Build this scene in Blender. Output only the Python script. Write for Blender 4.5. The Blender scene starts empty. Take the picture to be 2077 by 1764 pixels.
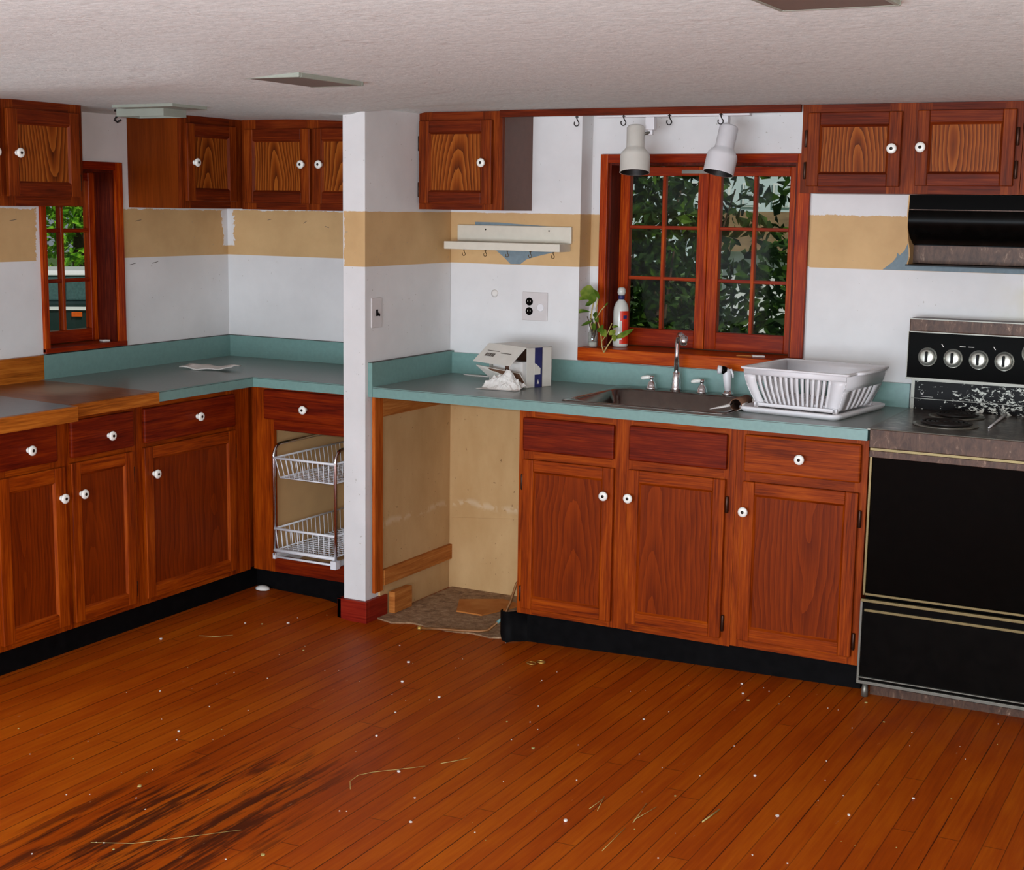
import bpy, bmesh, math, random
from mathutils import Vector, Matrix, noise as mnoise
R = random.Random(7)
SC = bpy.context.scene
COL = SC.collection
PI = math.pi

# ------------------------------------------------------------------ camera
CAM = Vector((2.1708, -5.4365, 1.632))
YAW, PITCH, ROLL, FPX = 0.4891, -0.156, 0.0148, 2953.64
fwd = Vector((-math.sin(YAW)*math.cos(PITCH), math.cos(YAW)*math.cos(PITCH), math.sin(PITCH)))
rgt = Vector((math.cos(YAW), math.sin(YAW), 0)); up = rgt.cross(fwd)
r2 = rgt*math.cos(ROLL)+up*math.sin(ROLL); u2 = -rgt*math.sin(ROLL)+up*math.cos(ROLL)
cd = bpy.data.cameras.new('camera'); cam = bpy.data.objects.new('camera', cd); COL.objects.link(cam)
m = Matrix((r2, u2, -fwd)).transposed().to_4x4(); m.translation = CAM
cam.matrix_world = m
cd.sensor_fit = 'HORIZONTAL'; cd.sensor_width = 36; cd.lens = FPX*36/2077; cd.clip_start = .05; cd.clip_end = 300
SC.camera = cam
# ------------------------------------------------------------------ exposure, sky, sun, flash
vs = SC.view_settings
vs.view_transform = 'Standard'; vs.look = 'None'; vs.gamma = 1; vs.use_curve_mapping = False; vs.exposure = -.48
w = bpy.data.worlds.new('sky'); SC.world = w; w.use_nodes = True
bg = w.node_tree.nodes['Background']; bg.inputs[0].default_value = (.80, .90, 1, 1); bg.inputs[1].default_value = .34
sd = bpy.data.lights.new('sun', 'SUN'); sd.energy = 3.2; sd.angle = .01; sd.color = (1, .95, .85)
sun = bpy.data.objects.new('sun', sd); COL.objects.link(sun)
sun.rotation_euler = Vector((-.62, .34, -.70)).to_track_quat('-Z', 'Y').to_euler()
# the camera's own flash, a little up and to the left of the lens
fd = bpy.data.lights.new('camera_flash', 'SPOT'); fd.energy = 310; fd.shadow_soft_size = .018
fd.spot_size = math.radians(88); fd.spot_blend = .6; fd.color = (.97, .98, 1)
fl = bpy.data.objects.new('camera_flash', fd); COL.objects.link(fl)
fm = m.copy(); fm.translation = CAM - r2*.05 + u2*.06 + fwd*.05
fl.matrix_world = fm

# unseen fill light added behind the photographer, tilted up to brighten the ceiling
ad = bpy.data.lights.new('rear_ceiling_fill', 'AREA'); ad.shape = 'RECTANGLE'; ad.size = 4.6; ad.size_y = 1.5; ad.energy = 480; ad.color = (.80, .90, 1)
al = bpy.data.objects.new('rear_ceiling_fill', ad); COL.objects.link(al); al.location = (.6, -7.5, .8)
al.rotation_euler = Vector((0, 1, .95)).to_track_quat('-Z', 'Y').to_euler()

# ------------------------------------------------------------------ materials
def newmat(name):
    mt = bpy.data.materials.new(name); mt.use_nodes = True
    return mt, mt.node_tree.nodes, mt.node_tree.links, mt.node_tree.nodes['Principled BSDF']
def srgb(r, g, b):
    f = lambda c: (c/255/12.92 if c/255 <= .04045 else ((c/255+.055)/1.055)**2.4)
    return (f(r), f(g), f(b), 1)
class G:
    """small node-graph helper"""
    def __init__(s, name):
        s.m, s.n, s.l, s.b = newmat(name)
    def node(s, t, **k):
        x = s.n.new(t)
        for a, v in k.items(): setattr(x, a, v)
        return x
    def put(s, sock, v):
        if isinstance(v, bpy.types.NodeSocket): s.l.new(v, sock)
        elif v is not None: sock.default_value = v
    def math(s, op, a, b=None, c=None):
        x = s.node('ShaderNodeMath', operation=op)
        s.put(x.inputs[0], a)
        if b is not None: s.put(x.inputs[1], b)
        if c is not None: s.put(x.inputs[2], c)
        return x.outputs[0]
    def noise(s, vec, scale, detail=2, rough=.5, dist=0):
        x = s.node('ShaderNodeTexNoise'); s.put(x.inputs['Vector'], vec)
        x.inputs['Scale'].default_value = scale; x.inputs['Detail'].default_value = detail
        x.inputs['Roughness'].default_value = rough; x.inputs['Distortion'].default_value = dist
        return x.outputs['Fac']
    def map(s, vec, scale=(1, 1, 1), loc=(0, 0, 0)):
        x = s.node('ShaderNodeMapping'); s.put(x.inputs[0], vec)
        x.inputs['Scale'].default_value = scale; x.inputs['Location'].default_value = loc
        return x.outputs[0]
    def ramp(s, fac, stops):
        x = s.node('ShaderNodeValToRGB'); s.put(x.inputs[0], fac)
        e = x.color_ramp.elements
        while len(e) < len(stops): e.new(.5)
        for i, (p, c) in enumerate(stops): e[i].position = p; e[i].color = c if len(c) == 4 else (*c, 1)
        return x.outputs[0]
    def mix(s, fac, a, b, mode='MIX'):
        x = s.node('ShaderNodeMix', data_type='RGBA', blend_type=mode)
        s.put(x.inputs[0], fac); s.put(x.inputs[6], a); s.put(x.inputs[7], b)
        return x.outputs[2]
    def step(s, v, edge, soft=.002):
        x = s.node('ShaderNodeMapRange', interpolation_type='SMOOTHSTEP'); s.put(x.inputs[0], v)
        s.put(x.inputs[1], edge-soft); s.put(x.inputs[2], edge+soft)
        return x.outputs[0]
    def coord(s, which='Object'):
        return s.node('ShaderNodeTexCoord').outputs[which]
    def pos(s):
        return s.node('ShaderNodeNewGeometry').outputs['Position']
    def xyz(s, v):
        x = s.node('ShaderNodeSeparateXYZ'); s.put(x.inputs[0], v); return x.outputs
    def bump(s, h, strength=.3, dist=.005):
        x = s.node('ShaderNodeBump'); x.inputs['Strength'].default_value = strength; x.inputs['Distance'].default_value = dist
        s.put(x.inputs['Height'], h); s.l.new(x.outputs[0], s.b.inputs['Normal'])
    def done(s, color, rough=.5, metal=0, spec=.5):
        s.put(s.b.inputs['Base Color'], color); s.put(s.b.inputs['Roughness'], rough)
        s.b.inputs['Metallic'].default_value = metal; s.b.inputs['Specular IOR Level'].default_value = spec
        return s.m
def plain(name, c, rough=.5, metal=0, spec=.5, var=.12, nscale=30):
    g = G(name)
    n = g.noise(g.coord(), nscale, 3)
    c = (*c[:3], 1)
    d = (c[0]*(1-var), c[1]*(1-var), c[2]*(1-var), 1); l = tuple(min(1, x*(1+var)) for x in c[:3])+(1,)
    return g.done(g.ramp(n, [(.3, d), (.7, l)]), rough, metal, spec)
def wood(name, dark, mid, light, axis='z', face=None, rough=.42, spec=.10, contrast=1., cath=7):
    g = G(name)
    rnd = g.node('ShaderNodeObjectInfo').outputs['Random']
    off = g.node('ShaderNodeCombineXYZ')
    for i in range(3): g.put(off.inputs[i], g.math('MULTIPLY', rnd, 9.+5*i))
    v = g.node('ShaderNodeVectorMath', operation='ADD'); g.put(v.inputs[0], g.coord()); g.put(v.inputs[1], off.outputs[0])
    v = v.outputs[0]
    sc = {'z': (1, 1, .035), 'h': (.035, .035, 1), 'y': (1, .035, 1)}[axis]
    fine = g.noise(g.map(v, sc), 190, 3, .65)
    sc2 = {'z': (1, 1, .1), 'h': (.1, .1, 1), 'y': (1, .1, 1)}[axis]
    med = g.noise(g.map(v, sc2), 26, 4, .6, .6)
    f = g.math('ADD', g.math('MULTIPLY', fine, .5), g.math('MULTIPLY', med, .5))
    if face:
        gc = g.coord('Generated')
        s0 = {'x': (1.0, 0, .15), 'y': (0, 1.0, .15)}[face]
        l0 = {'x': (-.54, 0, -.24), 'y': (0, -.60, -.24)}[face]
        mv = g.map(gc, s0, l0)
        ds = g.node('ShaderNodeTexNoise'); g.put(ds.inputs['Vector'], v); ds.inputs['Scale'].default_value = 4; ds.inputs['Detail'].default_value = 1
        sub = g.node('ShaderNodeVectorMath', operation='MULTIPLY_ADD'); g.put(sub.inputs[0], ds.outputs['Color']); sub.inputs[1].default_value = (.13, .13, .05)
        ctr = g.node('ShaderNodeCombineXYZ'); r1 = g.math('MULTIPLY_ADD', g.math('FRACT', g.math('MULTIPLY', rnd, 13.7)), .5, -.25)
        g.put(ctr.inputs[0 if face == 'x' else 1], r1); g.put(ctr.inputs[2], g.math('MULTIPLY', g.math('FRACT', g.math('MULTIPLY', rnd, 7.3)), .34))
        ad_ = g.node('ShaderNodeVectorMath', operation='ADD'); g.put(ad_.inputs[0], mv); g.put(ad_.inputs[1], ctr.outputs[0]); g.put(sub.inputs[2], ad_.outputs[0])
        wv = g.node('ShaderNodeTexWave', wave_type='RINGS', rings_direction='SPHERICAL', wave_profile='SAW')
        g.put(wv.inputs['Vector'], sub.outputs[0]); wv.inputs['Scale'].default_value = cath
        wv.inputs['Distortion'].default_value = 1.2; wv.inputs['Detail'].default_value = 2; wv.inputs['Detail Scale'].default_value = 3
        f = g.math('ADD', g.math('MULTIPLY', f, .62), g.math('MULTIPLY', wv.outputs['Fac'], .38*contrast))
    lo, hi = (.36, .64) if not face else (.26, .78)
    col = g.ramp(f, [(lo, dark), ((lo+hi)/2, mid), (hi, light)])
    return g.done(col, rough, 0, spec)

LO = dict(dark=srgb(92, 28, 2), mid=srgb(134, 50, 3), light=srgb(162, 72, 8))
HI = dict(dark=srgb(74, 28, 7), mid=srgb(126, 58, 14), light=srgb(160, 88, 30))
RED = dict(dark=srgb(78, 14, 6), mid=srgb(108, 24, 5), light=srgb(132, 38, 6))
M = {}
M['wv'] = wood('oak_vertical', **LO, axis='z')
M['wh'] = wood('oak_horizontal', **LO, axis='h')
M['wpx'] = wood('oak_panel', **LO, axis='z', face='x', contrast=.4)
M['wpy'] = wood('oak_panel_side', **LO, axis='z', face='y', contrast=.3)
M['uv'] = wood('upper_oak_vertical', srgb(78, 26, 6), srgb(112, 42, 8), srgb(144, 66, 18), axis='z')
M['uh'] = wood('upper_oak_horizontal', srgb(70, 22, 6), srgb(98, 32, 8), srgb(124, 50, 14), axis='h')
M['upx'] = wood('upper_oak_panel', **HI, axis='z', face='x', contrast=1.2, cath=8.5)
M['upy'] = wood('upper_oak_panel_side', **HI, axis='z', face='y', contrast=1.2, cath=8.0)
M['dh'] = wood('oak_drawer', srgb(74, 14, 3), srgb(104, 26, 4), srgb(128, 42, 5), axis='h')
M['ply'] = wood('veneer_side', srgb(100, 38, 6), srgb(114, 48, 8), srgb(126, 54, 10), axis='z')
M['plydark'] = plain('brown_side_panel', srgb(98, 62, 48), .5, var=.08)
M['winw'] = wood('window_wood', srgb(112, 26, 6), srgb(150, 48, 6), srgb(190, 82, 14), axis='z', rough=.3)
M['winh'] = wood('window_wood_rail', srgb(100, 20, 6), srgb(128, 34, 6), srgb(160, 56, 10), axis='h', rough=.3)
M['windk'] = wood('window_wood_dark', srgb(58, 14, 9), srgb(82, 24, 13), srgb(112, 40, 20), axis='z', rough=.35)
M['sill'] = wood('sill_wood', srgb(128, 36, 6), srgb(172, 66, 8), srgb(196, 92, 18), axis='h', rough=.3)
M['butcher'] = wood('butcher_block', srgb(130, 66, 18), srgb(172, 94, 28), srgb(196, 118, 42), axis='h', rough=.32)
M['pine'] = wood('raw_wood', srgb(150, 84, 36), srgb(178, 106, 48), srgb(196, 130, 70), axis='h', rough=.6)
M['orangewood'] = wood('orange_trim', srgb(132, 52, 10), srgb(170, 78, 20), srgb(190, 102, 38), axis='z', rough=.5)
M['topgrey'] = plain('grey_green_laminate_top', srgb(118, 126, 122), .3, var=.05, nscale=60)
M['teal'] = plain('teal_laminate', srgb(114, 148, 142), .32, var=.05, nscale=60)
M['tealdark'] = plain('laminate_seam', srgb(50, 50, 44), .5)
M['greylam'] = plain('grey_laminate', srgb(118, 128, 134), .3, var=.05)
M['ceramic'] = plain('white_ceramic', srgb(240, 238, 230), .15, var=.02)
M['screw'] = plain('dark_screw', srgb(40, 30, 22), .4, .6)
M['hinge'] = plain('bronze_hinge', srgb(62, 36, 24), .4, .6)
M['black'] = plain('black_vinyl', srgb(12, 11, 12), .55, var=.3, spec=.04)
M['white'] = plain('white_plastic', srgb(226, 222, 224), .35, var=.02)
M['offwhite'] = plain('off_white_plastic', srgb(214, 208, 198), .4, var=.03)
M['plate'] = plain('grey_white_plate', srgb(206, 198, 196), .4, var=.03)
M['cream'] = plain('cream_paint', srgb(214, 206, 190), .5, var=.03)
M['paper'] = plain('white_paper', srgb(226, 220, 214), .8, var=.05)
M['card'] = plain('brown_cardboard', srgb(112, 76, 54), .8, var=.1)
M['carddk'] = plain('dark_cardboard', srgb(92, 60, 44), .8, var=.15)
M['navy'] = plain('navy_print', srgb(38, 40, 92), .5, var=.2)
M['ink'] = plain('grey_print', srgb(92, 82, 74), .7)
M['chrome'] = plain('chrome', (.82, .80, .82), .12, 1, var=.03)
M['steel'] = plain('sink_steel', srgb(132, 124, 118), .2, 1, var=.1)
M['blackgl'] = plain('black_glass', srgb(7, 5, 4), .12, var=.2, spec=.035)
M['blackpl'] = plain('black_enamel', srgb(9, 7, 6), .25, var=.3, spec=.05)
M['wire'] = plain('white_coated_wire', srgb(222, 222, 226), .3, var=.03)
M['silver'] = plain('silver_trim', srgb(120, 117, 108), .38, .6, var=.08)
M['knobsilver'] = plain('silver_knob', srgb(196, 198, 188), .32, .75, var=.05)
M['goldtrim'] = plain('gold_trim', srgb(122, 106, 70), .35, .6, var=.1)
M['brass'] = plain('brass', srgb(206, 172, 92), .3, .8)
M['copper'] = plain('tarnished_copper', srgb(136, 88, 46), .45, .25, var=.25)
M['tan'] = plain('raw_drywall', srgb(198, 158, 108), .85, var=.06, nscale=9)
M['greyboard'] = plain('grey_old_paint', srgb(118, 134, 142), .8, var=.1, nscale=60)
M['redbase'] = wood('red_painted_wood', srgb(104, 20, 12), srgb(128, 30, 18), srgb(142, 42, 24), axis='h', rough=.4)
M['hook'] = plain('dark_brass_hook', srgb(96, 74, 44), .35, .7)
M['darkhook'] = plain('dark_iron', srgb(32, 26, 24), .5, .4)
M['fixframe'] = plain('pale_green_frame', srgb(146, 150, 138), .5, var=.04)
M['fixpanel'] = plain('brown_diffuser', srgb(108, 92, 82), .5, var=.05)
M['red'] = plain('red_label', srgb(206, 44, 18), .4)
M['leafdk'] = None
def mk_wall():
    g = G('painted_drywall')
    p = g.pos(); x, y, z = g.xyz(p)
    n1 = g.noise(p, 9, 4, .6); n2 = g.noise(p, 60, 3, .7)
    jag = g.math('ADD', g.math('MULTIPLY', g.math('SUBTRACT', n1, .5), .022), g.math('MULTIPLY', g.math('SUBTRACT', n2, .5), .014))
    right = g.step(x, .5, .01)
    nook = g.math('SUBTRACT', 1, g.step(x, -1.2, .01))
    lo = g.math('MULTIPLY_ADD', right, .030, 1.388)
    hi = g.math('MULTIPLY_ADD', right, .012, 1.602)
    hi = g.math('SUBTRACT', hi, g.math('MULTIPLY', nook, .008))
    a = g.step(g.math('SUBTRACT', z, lo), 0.0, .0015)
    amp = g.math('ADD', .35, g.math('MULTIPLY', g.math('MAXIMUM', right, nook), .75))
    b = g.step(g.math('SUBTRACT', g.math('ADD', hi, g.math('MULTIPLY', jag, amp)), z), 0, .0015)
    band = g.math('MULTIPLY', a, b)
    # torn white strip down the far left corner, and beside the small window
    dc = g.math('ADD', g.math('ABSOLUTE', g.math('ADD', x, 2.245)), g.math('ABSOLUTE', y))
    strip = g.math('MULTIPLY', g.math('SUBTRACT', 1, g.step(g.math('ADD', dc, g.math('MULTIPLY', jag, 3.4)), .036, .002)), g.step(g.math('ADD', z, jag), 1.43, .003))
    dw = g.math('ABSOLUTE', g.math('ADD', y, 1.172))
    strip2 = g.math('MULTIPLY', g.math('SUBTRACT', 1, g.step(g.math('ADD', dw, g.math('MULTIPLY', jag, 2.4)), .014, .002)), g.math('SUBTRACT', 1, g.step(x, -2.2, .01)))
    dcol = g.math('MULTIPLY', g.math('SUBTRACT', 1, g.step(g.math('ADD', x, g.math('MULTIPLY', jag, .9)), -1.131, .001)), g.math('MULTIPLY', g.step(x, -1.14, .002), g.math('SUBTRACT', 1, g.step(y, -.655, .002))))
    band = g.math('MULTIPLY', band, g.math('SUBTRACT', 1, g.math('MAXIMUM', strip, g.math('MAXIMUM', strip2, dcol))))
    paint = g.ramp(g.noise(p, 3.2, 4, .6), [(.3, srgb(214, 211, 210)), (.7, srgb(228, 225, 224))])
    tan = g.ramp(g.noise(p, 5, 4, .6), [(.3, srgb(194, 156, 108)), (.7, srgb(210, 172, 122))])
    yel = g.math('MULTIPLY', g.step(x, 1.27, .10), g.step(g.noise(p, 6, 3), .45, .12))
    paint = g.mix(g.math('MULTIPLY', yel, .5), paint, srgb(206, 200, 168))
    c = g.mix(band, paint, tan)
    dirt = g.step(g.noise(p, 70, 2, .5), .735, .012)
    c = g.mix(g.math('MULTIPLY', dirt, .5), c, srgb(150, 140, 126))
    g.bump(g.noise(p, 180, 2), .05, .002)
    return g.done(c, .62, 0, .3)
M['wall'] = mk_wall()
def mk_ceiling():
    g = G('rough_plaster')
    p = g.pos()
    n = g.noise(p, 55, 5, .7, .4); big = g.noise(g.map(p, (1, .45, 1)), 4.5, 4, .6, 1.2)
    tro = g.noise(g.map(p, (.35, 1, 1)), 11, 4, .6, .8)
    vein = g.math('ABSOLUTE', g.math('SUBTRACT', g.noise(g.map(p, (.6, 1, 1)), 1.7, 4, .55, 1.0), .5))
    crack = g.math('SUBTRACT', 1, g.step(vein, .004, .004))
    h = g.math('ADD', g.math('MULTIPLY', n, .75), g.math('ADD', g.math('MULTIPLY', big, 1.5), g.math('MULTIPLY', tro, .8)))
    h = g.math('SUBTRACT', h, g.math('MULTIPLY', crack, .15))
    g.bump(h, .36, .006)
    c = g.ramp(n, [(.32, srgb(214, 227, 226)), (.68, srgb(243, 254, 252))])
    c = g.mix(g.math('MULTIPLY', crack, .12), c, srgb(150, 126, 120))
    return g.done(c, .7, 0, .25)
M['ceil'] = mk_ceiling()
def mk_floor():
    g = G('strip_floor')
    p = g.pos(); x, y, z = g.xyz(p)
    W = .0585
    u = g.math('DIVIDE', x, W); i = g.math('FLOOR', u); f = g.math('FRACT', u)
    wn = g.node('ShaderNodeTexWhiteNoise', noise_dimensions='1D'); g.put(wn.inputs['W'], i)
    rv = wn.outputs['Value']
    yy = g.math('ADD', g.math('DIVIDE', y, 2.1), g.math('MULTIPLY', rv, 7.3)); j = g.math('FLOOR', yy); fy = g.math('FRACT', yy)
    w2 = g.node('ShaderNodeTexWhiteNoise', noise_dimensions='2D'); cb = g.node('ShaderNodeCombineXYZ'); g.put(cb.inputs[0], i); g.put(cb.inputs[1], j); g.put(w2.inputs['Vector'], cb.outputs[0])
    rb = w2.outputs['Value']
    grain = g.noise(g.map(p, (1, .05, 1)), 85, 4, .65)
    blot = g.noise(g.map(p, (1, .35, 1)), 3.2, 4, .6)
    t = g.math('ADD', g.math('MULTIPLY_ADD', rb, .10, .10), g.math('ADD', g.math('MULTIPLY', grain, .35), g.math('MULTIPLY', blot, .45)))
    c = g.ramp(t, [(.34, srgb(120, 40, 1)), (.52, srgb(154, 62, 2)), (.74, srgb(182, 90, 6))])
    # gaps between the strips
    wid = g.math('MULTIPLY_ADD', g.noise(g.map(p, (1, .6, 1)), 5, 2), .07, .012)
    gap = g.math('SUBTRACT', 1, g.step(g.math('SUBTRACT', f, wid), 0, .012))
    gap = g.math('MULTIPLY', gap, g.math('MULTIPLY_ADD', rv, .5, .5))
    gy = g.math('SUBTRACT', 1, g.step(fy, .0016, .001))
    c = g.mix(g.math('MAXIMUM', gap, g.math('MULTIPLY', gy, .7)), c, srgb(48, 14, 6))
    # worn black water stains along the boards, front left
    sx = g.math('SUBTRACT', x, -.40); sy = g.math('SUBTRACT', y, -2.60)
    e = g.math('ADD', g.math('POWER', g.math('DIVIDE', sx, .42), 2), g.math('POWER', g.math('DIVIDE', sy, .85), 2))
    reg = g.math('SUBTRACT', 1, g.step(e, .7, .6))
    st = g.math('MULTIPLY_ADD', g.noise(g.map(p, (1, .07, 1)), 46, 4, .7, .2), .42, g.math('MULTIPLY', g.noise(g.map(p, (1, .10, 1)), 15, 4, .65, .3), .58))
    stain = g.math('MULTIPLY', g.step(g.math('ADD', st, g.math('MULTIPLY', reg, .10)), .615, .05), reg)
    c = g.mix(g.math('MULTIPLY', stain, .88), c, srgb(52, 18, 6))
    # scuffs and specks
    scr = g.step(g.noise(g.map(p, (1, .3, 1)), 70, 2), .76, .02)
    c = g.mix(g.math('MULTIPLY', scr, .25), c, srgb(200, 150, 110))
    g.bump(g.math('SUBTRACT', grain, g.math('MULTIPLY', gap, .8)), .12, .002)
    rg = g.math('MULTIPLY_ADD', blot, .25, .36)
    return g.done(c, rg, 0, .12)
M['floor'] = mk_floor()
def mk_patch():
    g = G('dirty_subfloor'); p = g.pos()
    c = g.ramp(g.noise(p, 26, 6, .75, .5), [(.25, srgb(70, 46, 30)), (.45, srgb(138, 104, 74)), (.6, srgb(168, 136, 104)), (.8, srgb(210, 190, 168))])
    g.bump(g.noise(p, 60, 5, .7), .6, .006)
    return g.done(c, .85)
M['patch'] = mk_patch()
def mk_rawpanel():
    g = G('raw_wallboard'); p = g.pos(); x, y, z = g.xyz(p)
    c = g.ramp(g.noise(g.map(p, (1, 1, .5)), 5, 5, .6), [(.3, srgb(186, 146, 98)), (.7, srgb(206, 168, 120))])
    sp = g.step(g.noise(p, 55, 2), .735, .01)
    c = g.mix(g.math('MULTIPLY', sp, .6), c, srgb(96, 62, 40))
    zz = g.math('ABSOLUTE', g.math('SUBTRACT', z, g.math('MULTIPLY_ADD', g.noise(p, 6, 2), .08, .30)))
    sc = g.math('MULTIPLY', g.math('SUBTRACT', 1, g.step(zz, .012, .012)), g.step(g.noise(p, 24, 3), .48, .05))
    c = g.mix(g.math('MULTIPLY', sc, .3), c, srgb(230, 212, 188))
    return g.done(c, .85, 0, .2)
M['rawpanel'] = mk_rawpanel()
def mk_woodtop():
    g = G('worn_wood_top_glare'); p = g.pos()
    n = g.noise(g.map(p, (.08, 1, 1)), 60, 4, .6)
    c = g.ramp(n, [(.3, srgb(104, 54, 22)), (.7, srgb(150, 86, 40))])
    d = g.node('ShaderNodeVectorMath', operation='DISTANCE'); g.put(d.inputs[0], p); d.inputs[1].default_value = (-1.93, -1.36, .914)
    glare = g.math('SUBTRACT', 1, g.step(g.math('ADD', d.outputs['Value'], g.math('MULTIPLY', g.noise(p, 14, 4), .1)), .18, .10))  # pale spot of glare painted into the wood colour
    c = g.mix(g.math('MULTIPLY', glare, .55), c, srgb(196, 170, 140))
    return g.done(c, .35)
M['woodtop'] = mk_woodtop()
def mk_flecked(name, base, fleck, thr, scale, rough):
    g = G(name); p = g.pos(); x, y, z = g.xyz(p)
    reg = g.math('MULTIPLY', g.step(x, 1.12, .08), g.step(g.math('SUBTRACT', 1.02, z), 0, .012))
    n = g.noise(g.map(p, (1, 1, 1.8)), scale, 4, .7, .6)
    f = g.step(g.math('ADD', n, g.math('MULTIPLY', reg, .10)), thr, .012)
    c = g.mix(f, base, fleck)
    return g.done(c, rough, 0, .06)
M['splashenamel'] = mk_flecked('peeling_enamel', srgb(15, 12, 12), srgb(206, 206, 196), .655, 48, .3)
def mk_cooktop():
    g = G('stained_cooktop'); p = g.pos()
    n = g.noise(p, 24, 5, .7, .8)
    c = g.ramp(n, [(.3, srgb(44, 34, 30)), (.5, srgb(98, 82, 74)), (.72, srgb(170, 160, 150))])
    return g.done(c, .28, .75)
M['cooktop'] = mk_cooktop()
def mk_scratch():
    g = G('scratched_brown_metal'); p = g.pos()
    n = g.noise(g.map(p, (1, 1, .4)), 42, 5, .7, 1)
    c = g.ramp(n, [(.3, srgb(54, 35, 27)), (.6, srgb(90, 64, 50)), (.74, srgb(160, 132, 112))])
    return g.done(c, .45, .1, .3)
M['scratch'] = mk_scratch()
def mk_glass(name, tint, ior=1.45):
    mt = bpy.data.materials.new(name); mt.use_nodes = True; nt = mt.node_tree; nt.nodes.clear()
    o = nt.nodes.new('ShaderNodeOutputMaterial'); mx = nt.nodes.new('ShaderNodeMixShader'); fr = nt.nodes.new('ShaderNodeFresnel')
    t = nt.nodes.new('ShaderNodeBsdfTransparent'); gl = nt.nodes.new('ShaderNodeBsdfGlossy')
    fr.inputs[0].default_value = ior; t.inputs[0].default_value = tint; gl.inputs['Roughness'].default_value = .02
    ge = nt.nodes.new('ShaderNodeNewGeometry'); mu = nt.nodes.new('ShaderNodeMath'); mu.operation = 'SUBTRACT'; mu.use_clamp = True
    nt.links.new(fr.outputs[0], mu.inputs[0]); nt.links.new(ge.outputs['Backfacing'], mu.inputs[1]); nt.links.new(mu.outputs[0], mx.inputs[0]); nt.links.new(t.outputs[0], mx.inputs[1]); nt.links.new(gl.outputs[0], mx.inputs[2]); nt.links.new(mx.outputs[0], o.inputs[0])
    return mt
M['pane'] = mk_glass('window_glass', (.95, .97, .96, 1), 1.22)
M['jar'] = mk_glass('jar_glass', (.86, .87, .85, 1), 1.8)
M['bottle'] = plain('frosted_clear_glass', srgb(206, 206, 198), .12, var=.05)
def mk_leaf(name, c1, c2, c3):
    g = G(name)
    n = g.noise(g.coord(), 9, 3, .6)
    c = g.ramp(n, [(.3, c1), (.5, c2), (.72, c3)])
    g.b.inputs['Transmission Weight'].default_value = 0
    return g.done(c, .6, 0, .12)
M['leaf'] = mk_leaf('bush_leaf', srgb(12, 28, 5), srgb(26, 52, 9), srgb(70, 100, 22))
M['leaf2'] = mk_leaf('sunny_leaf', srgb(50, 104, 22), srgb(104, 164, 34), srgb(176, 214, 72))
M['pothos'] = mk_leaf('houseplant_leaf', srgb(34, 60, 10), srgb(76, 100, 24), srgb(150, 156, 64))
M['stem'] = plain('pale_stem', srgb(176, 158, 96), .5, var=.15)
M['bark'] = plain('bark', srgb(74, 58, 42), .9, var=.3)
M['lawn'] = plain('lawn_green', srgb(74, 104, 38), .9, var=.4, nscale=4)
M['drive'] = plain('pale_driveway', srgb(196, 192, 186), .9, var=.1)
M['siding'] = plain('pale_blue_siding', srgb(208, 224, 230), .7, var=.04)
M['trimwhite'] = plain('white_trim', srgb(238, 240, 242), .6, var=.02)
M['roofbrown'] = plain('brown_shingles', srgb(120, 98, 66), .9, var=.25, nscale=8)
M['carbody'] = plain('dark_green_car_paint', srgb(38, 56, 56), .2, .2, var=.05)
M['carroof'] = plain('white_car_roof', srgb(235, 235, 238), .3, var=.02)
M['carglass'] = plain('car_glass', srgb(70, 100, 100), .08, var=.2)
M['amber'] = plain('amber_lamp', srgb(226, 96, 20), .3)
M['tyre'] = plain('tyre', srgb(24, 24, 24), .8)

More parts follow.
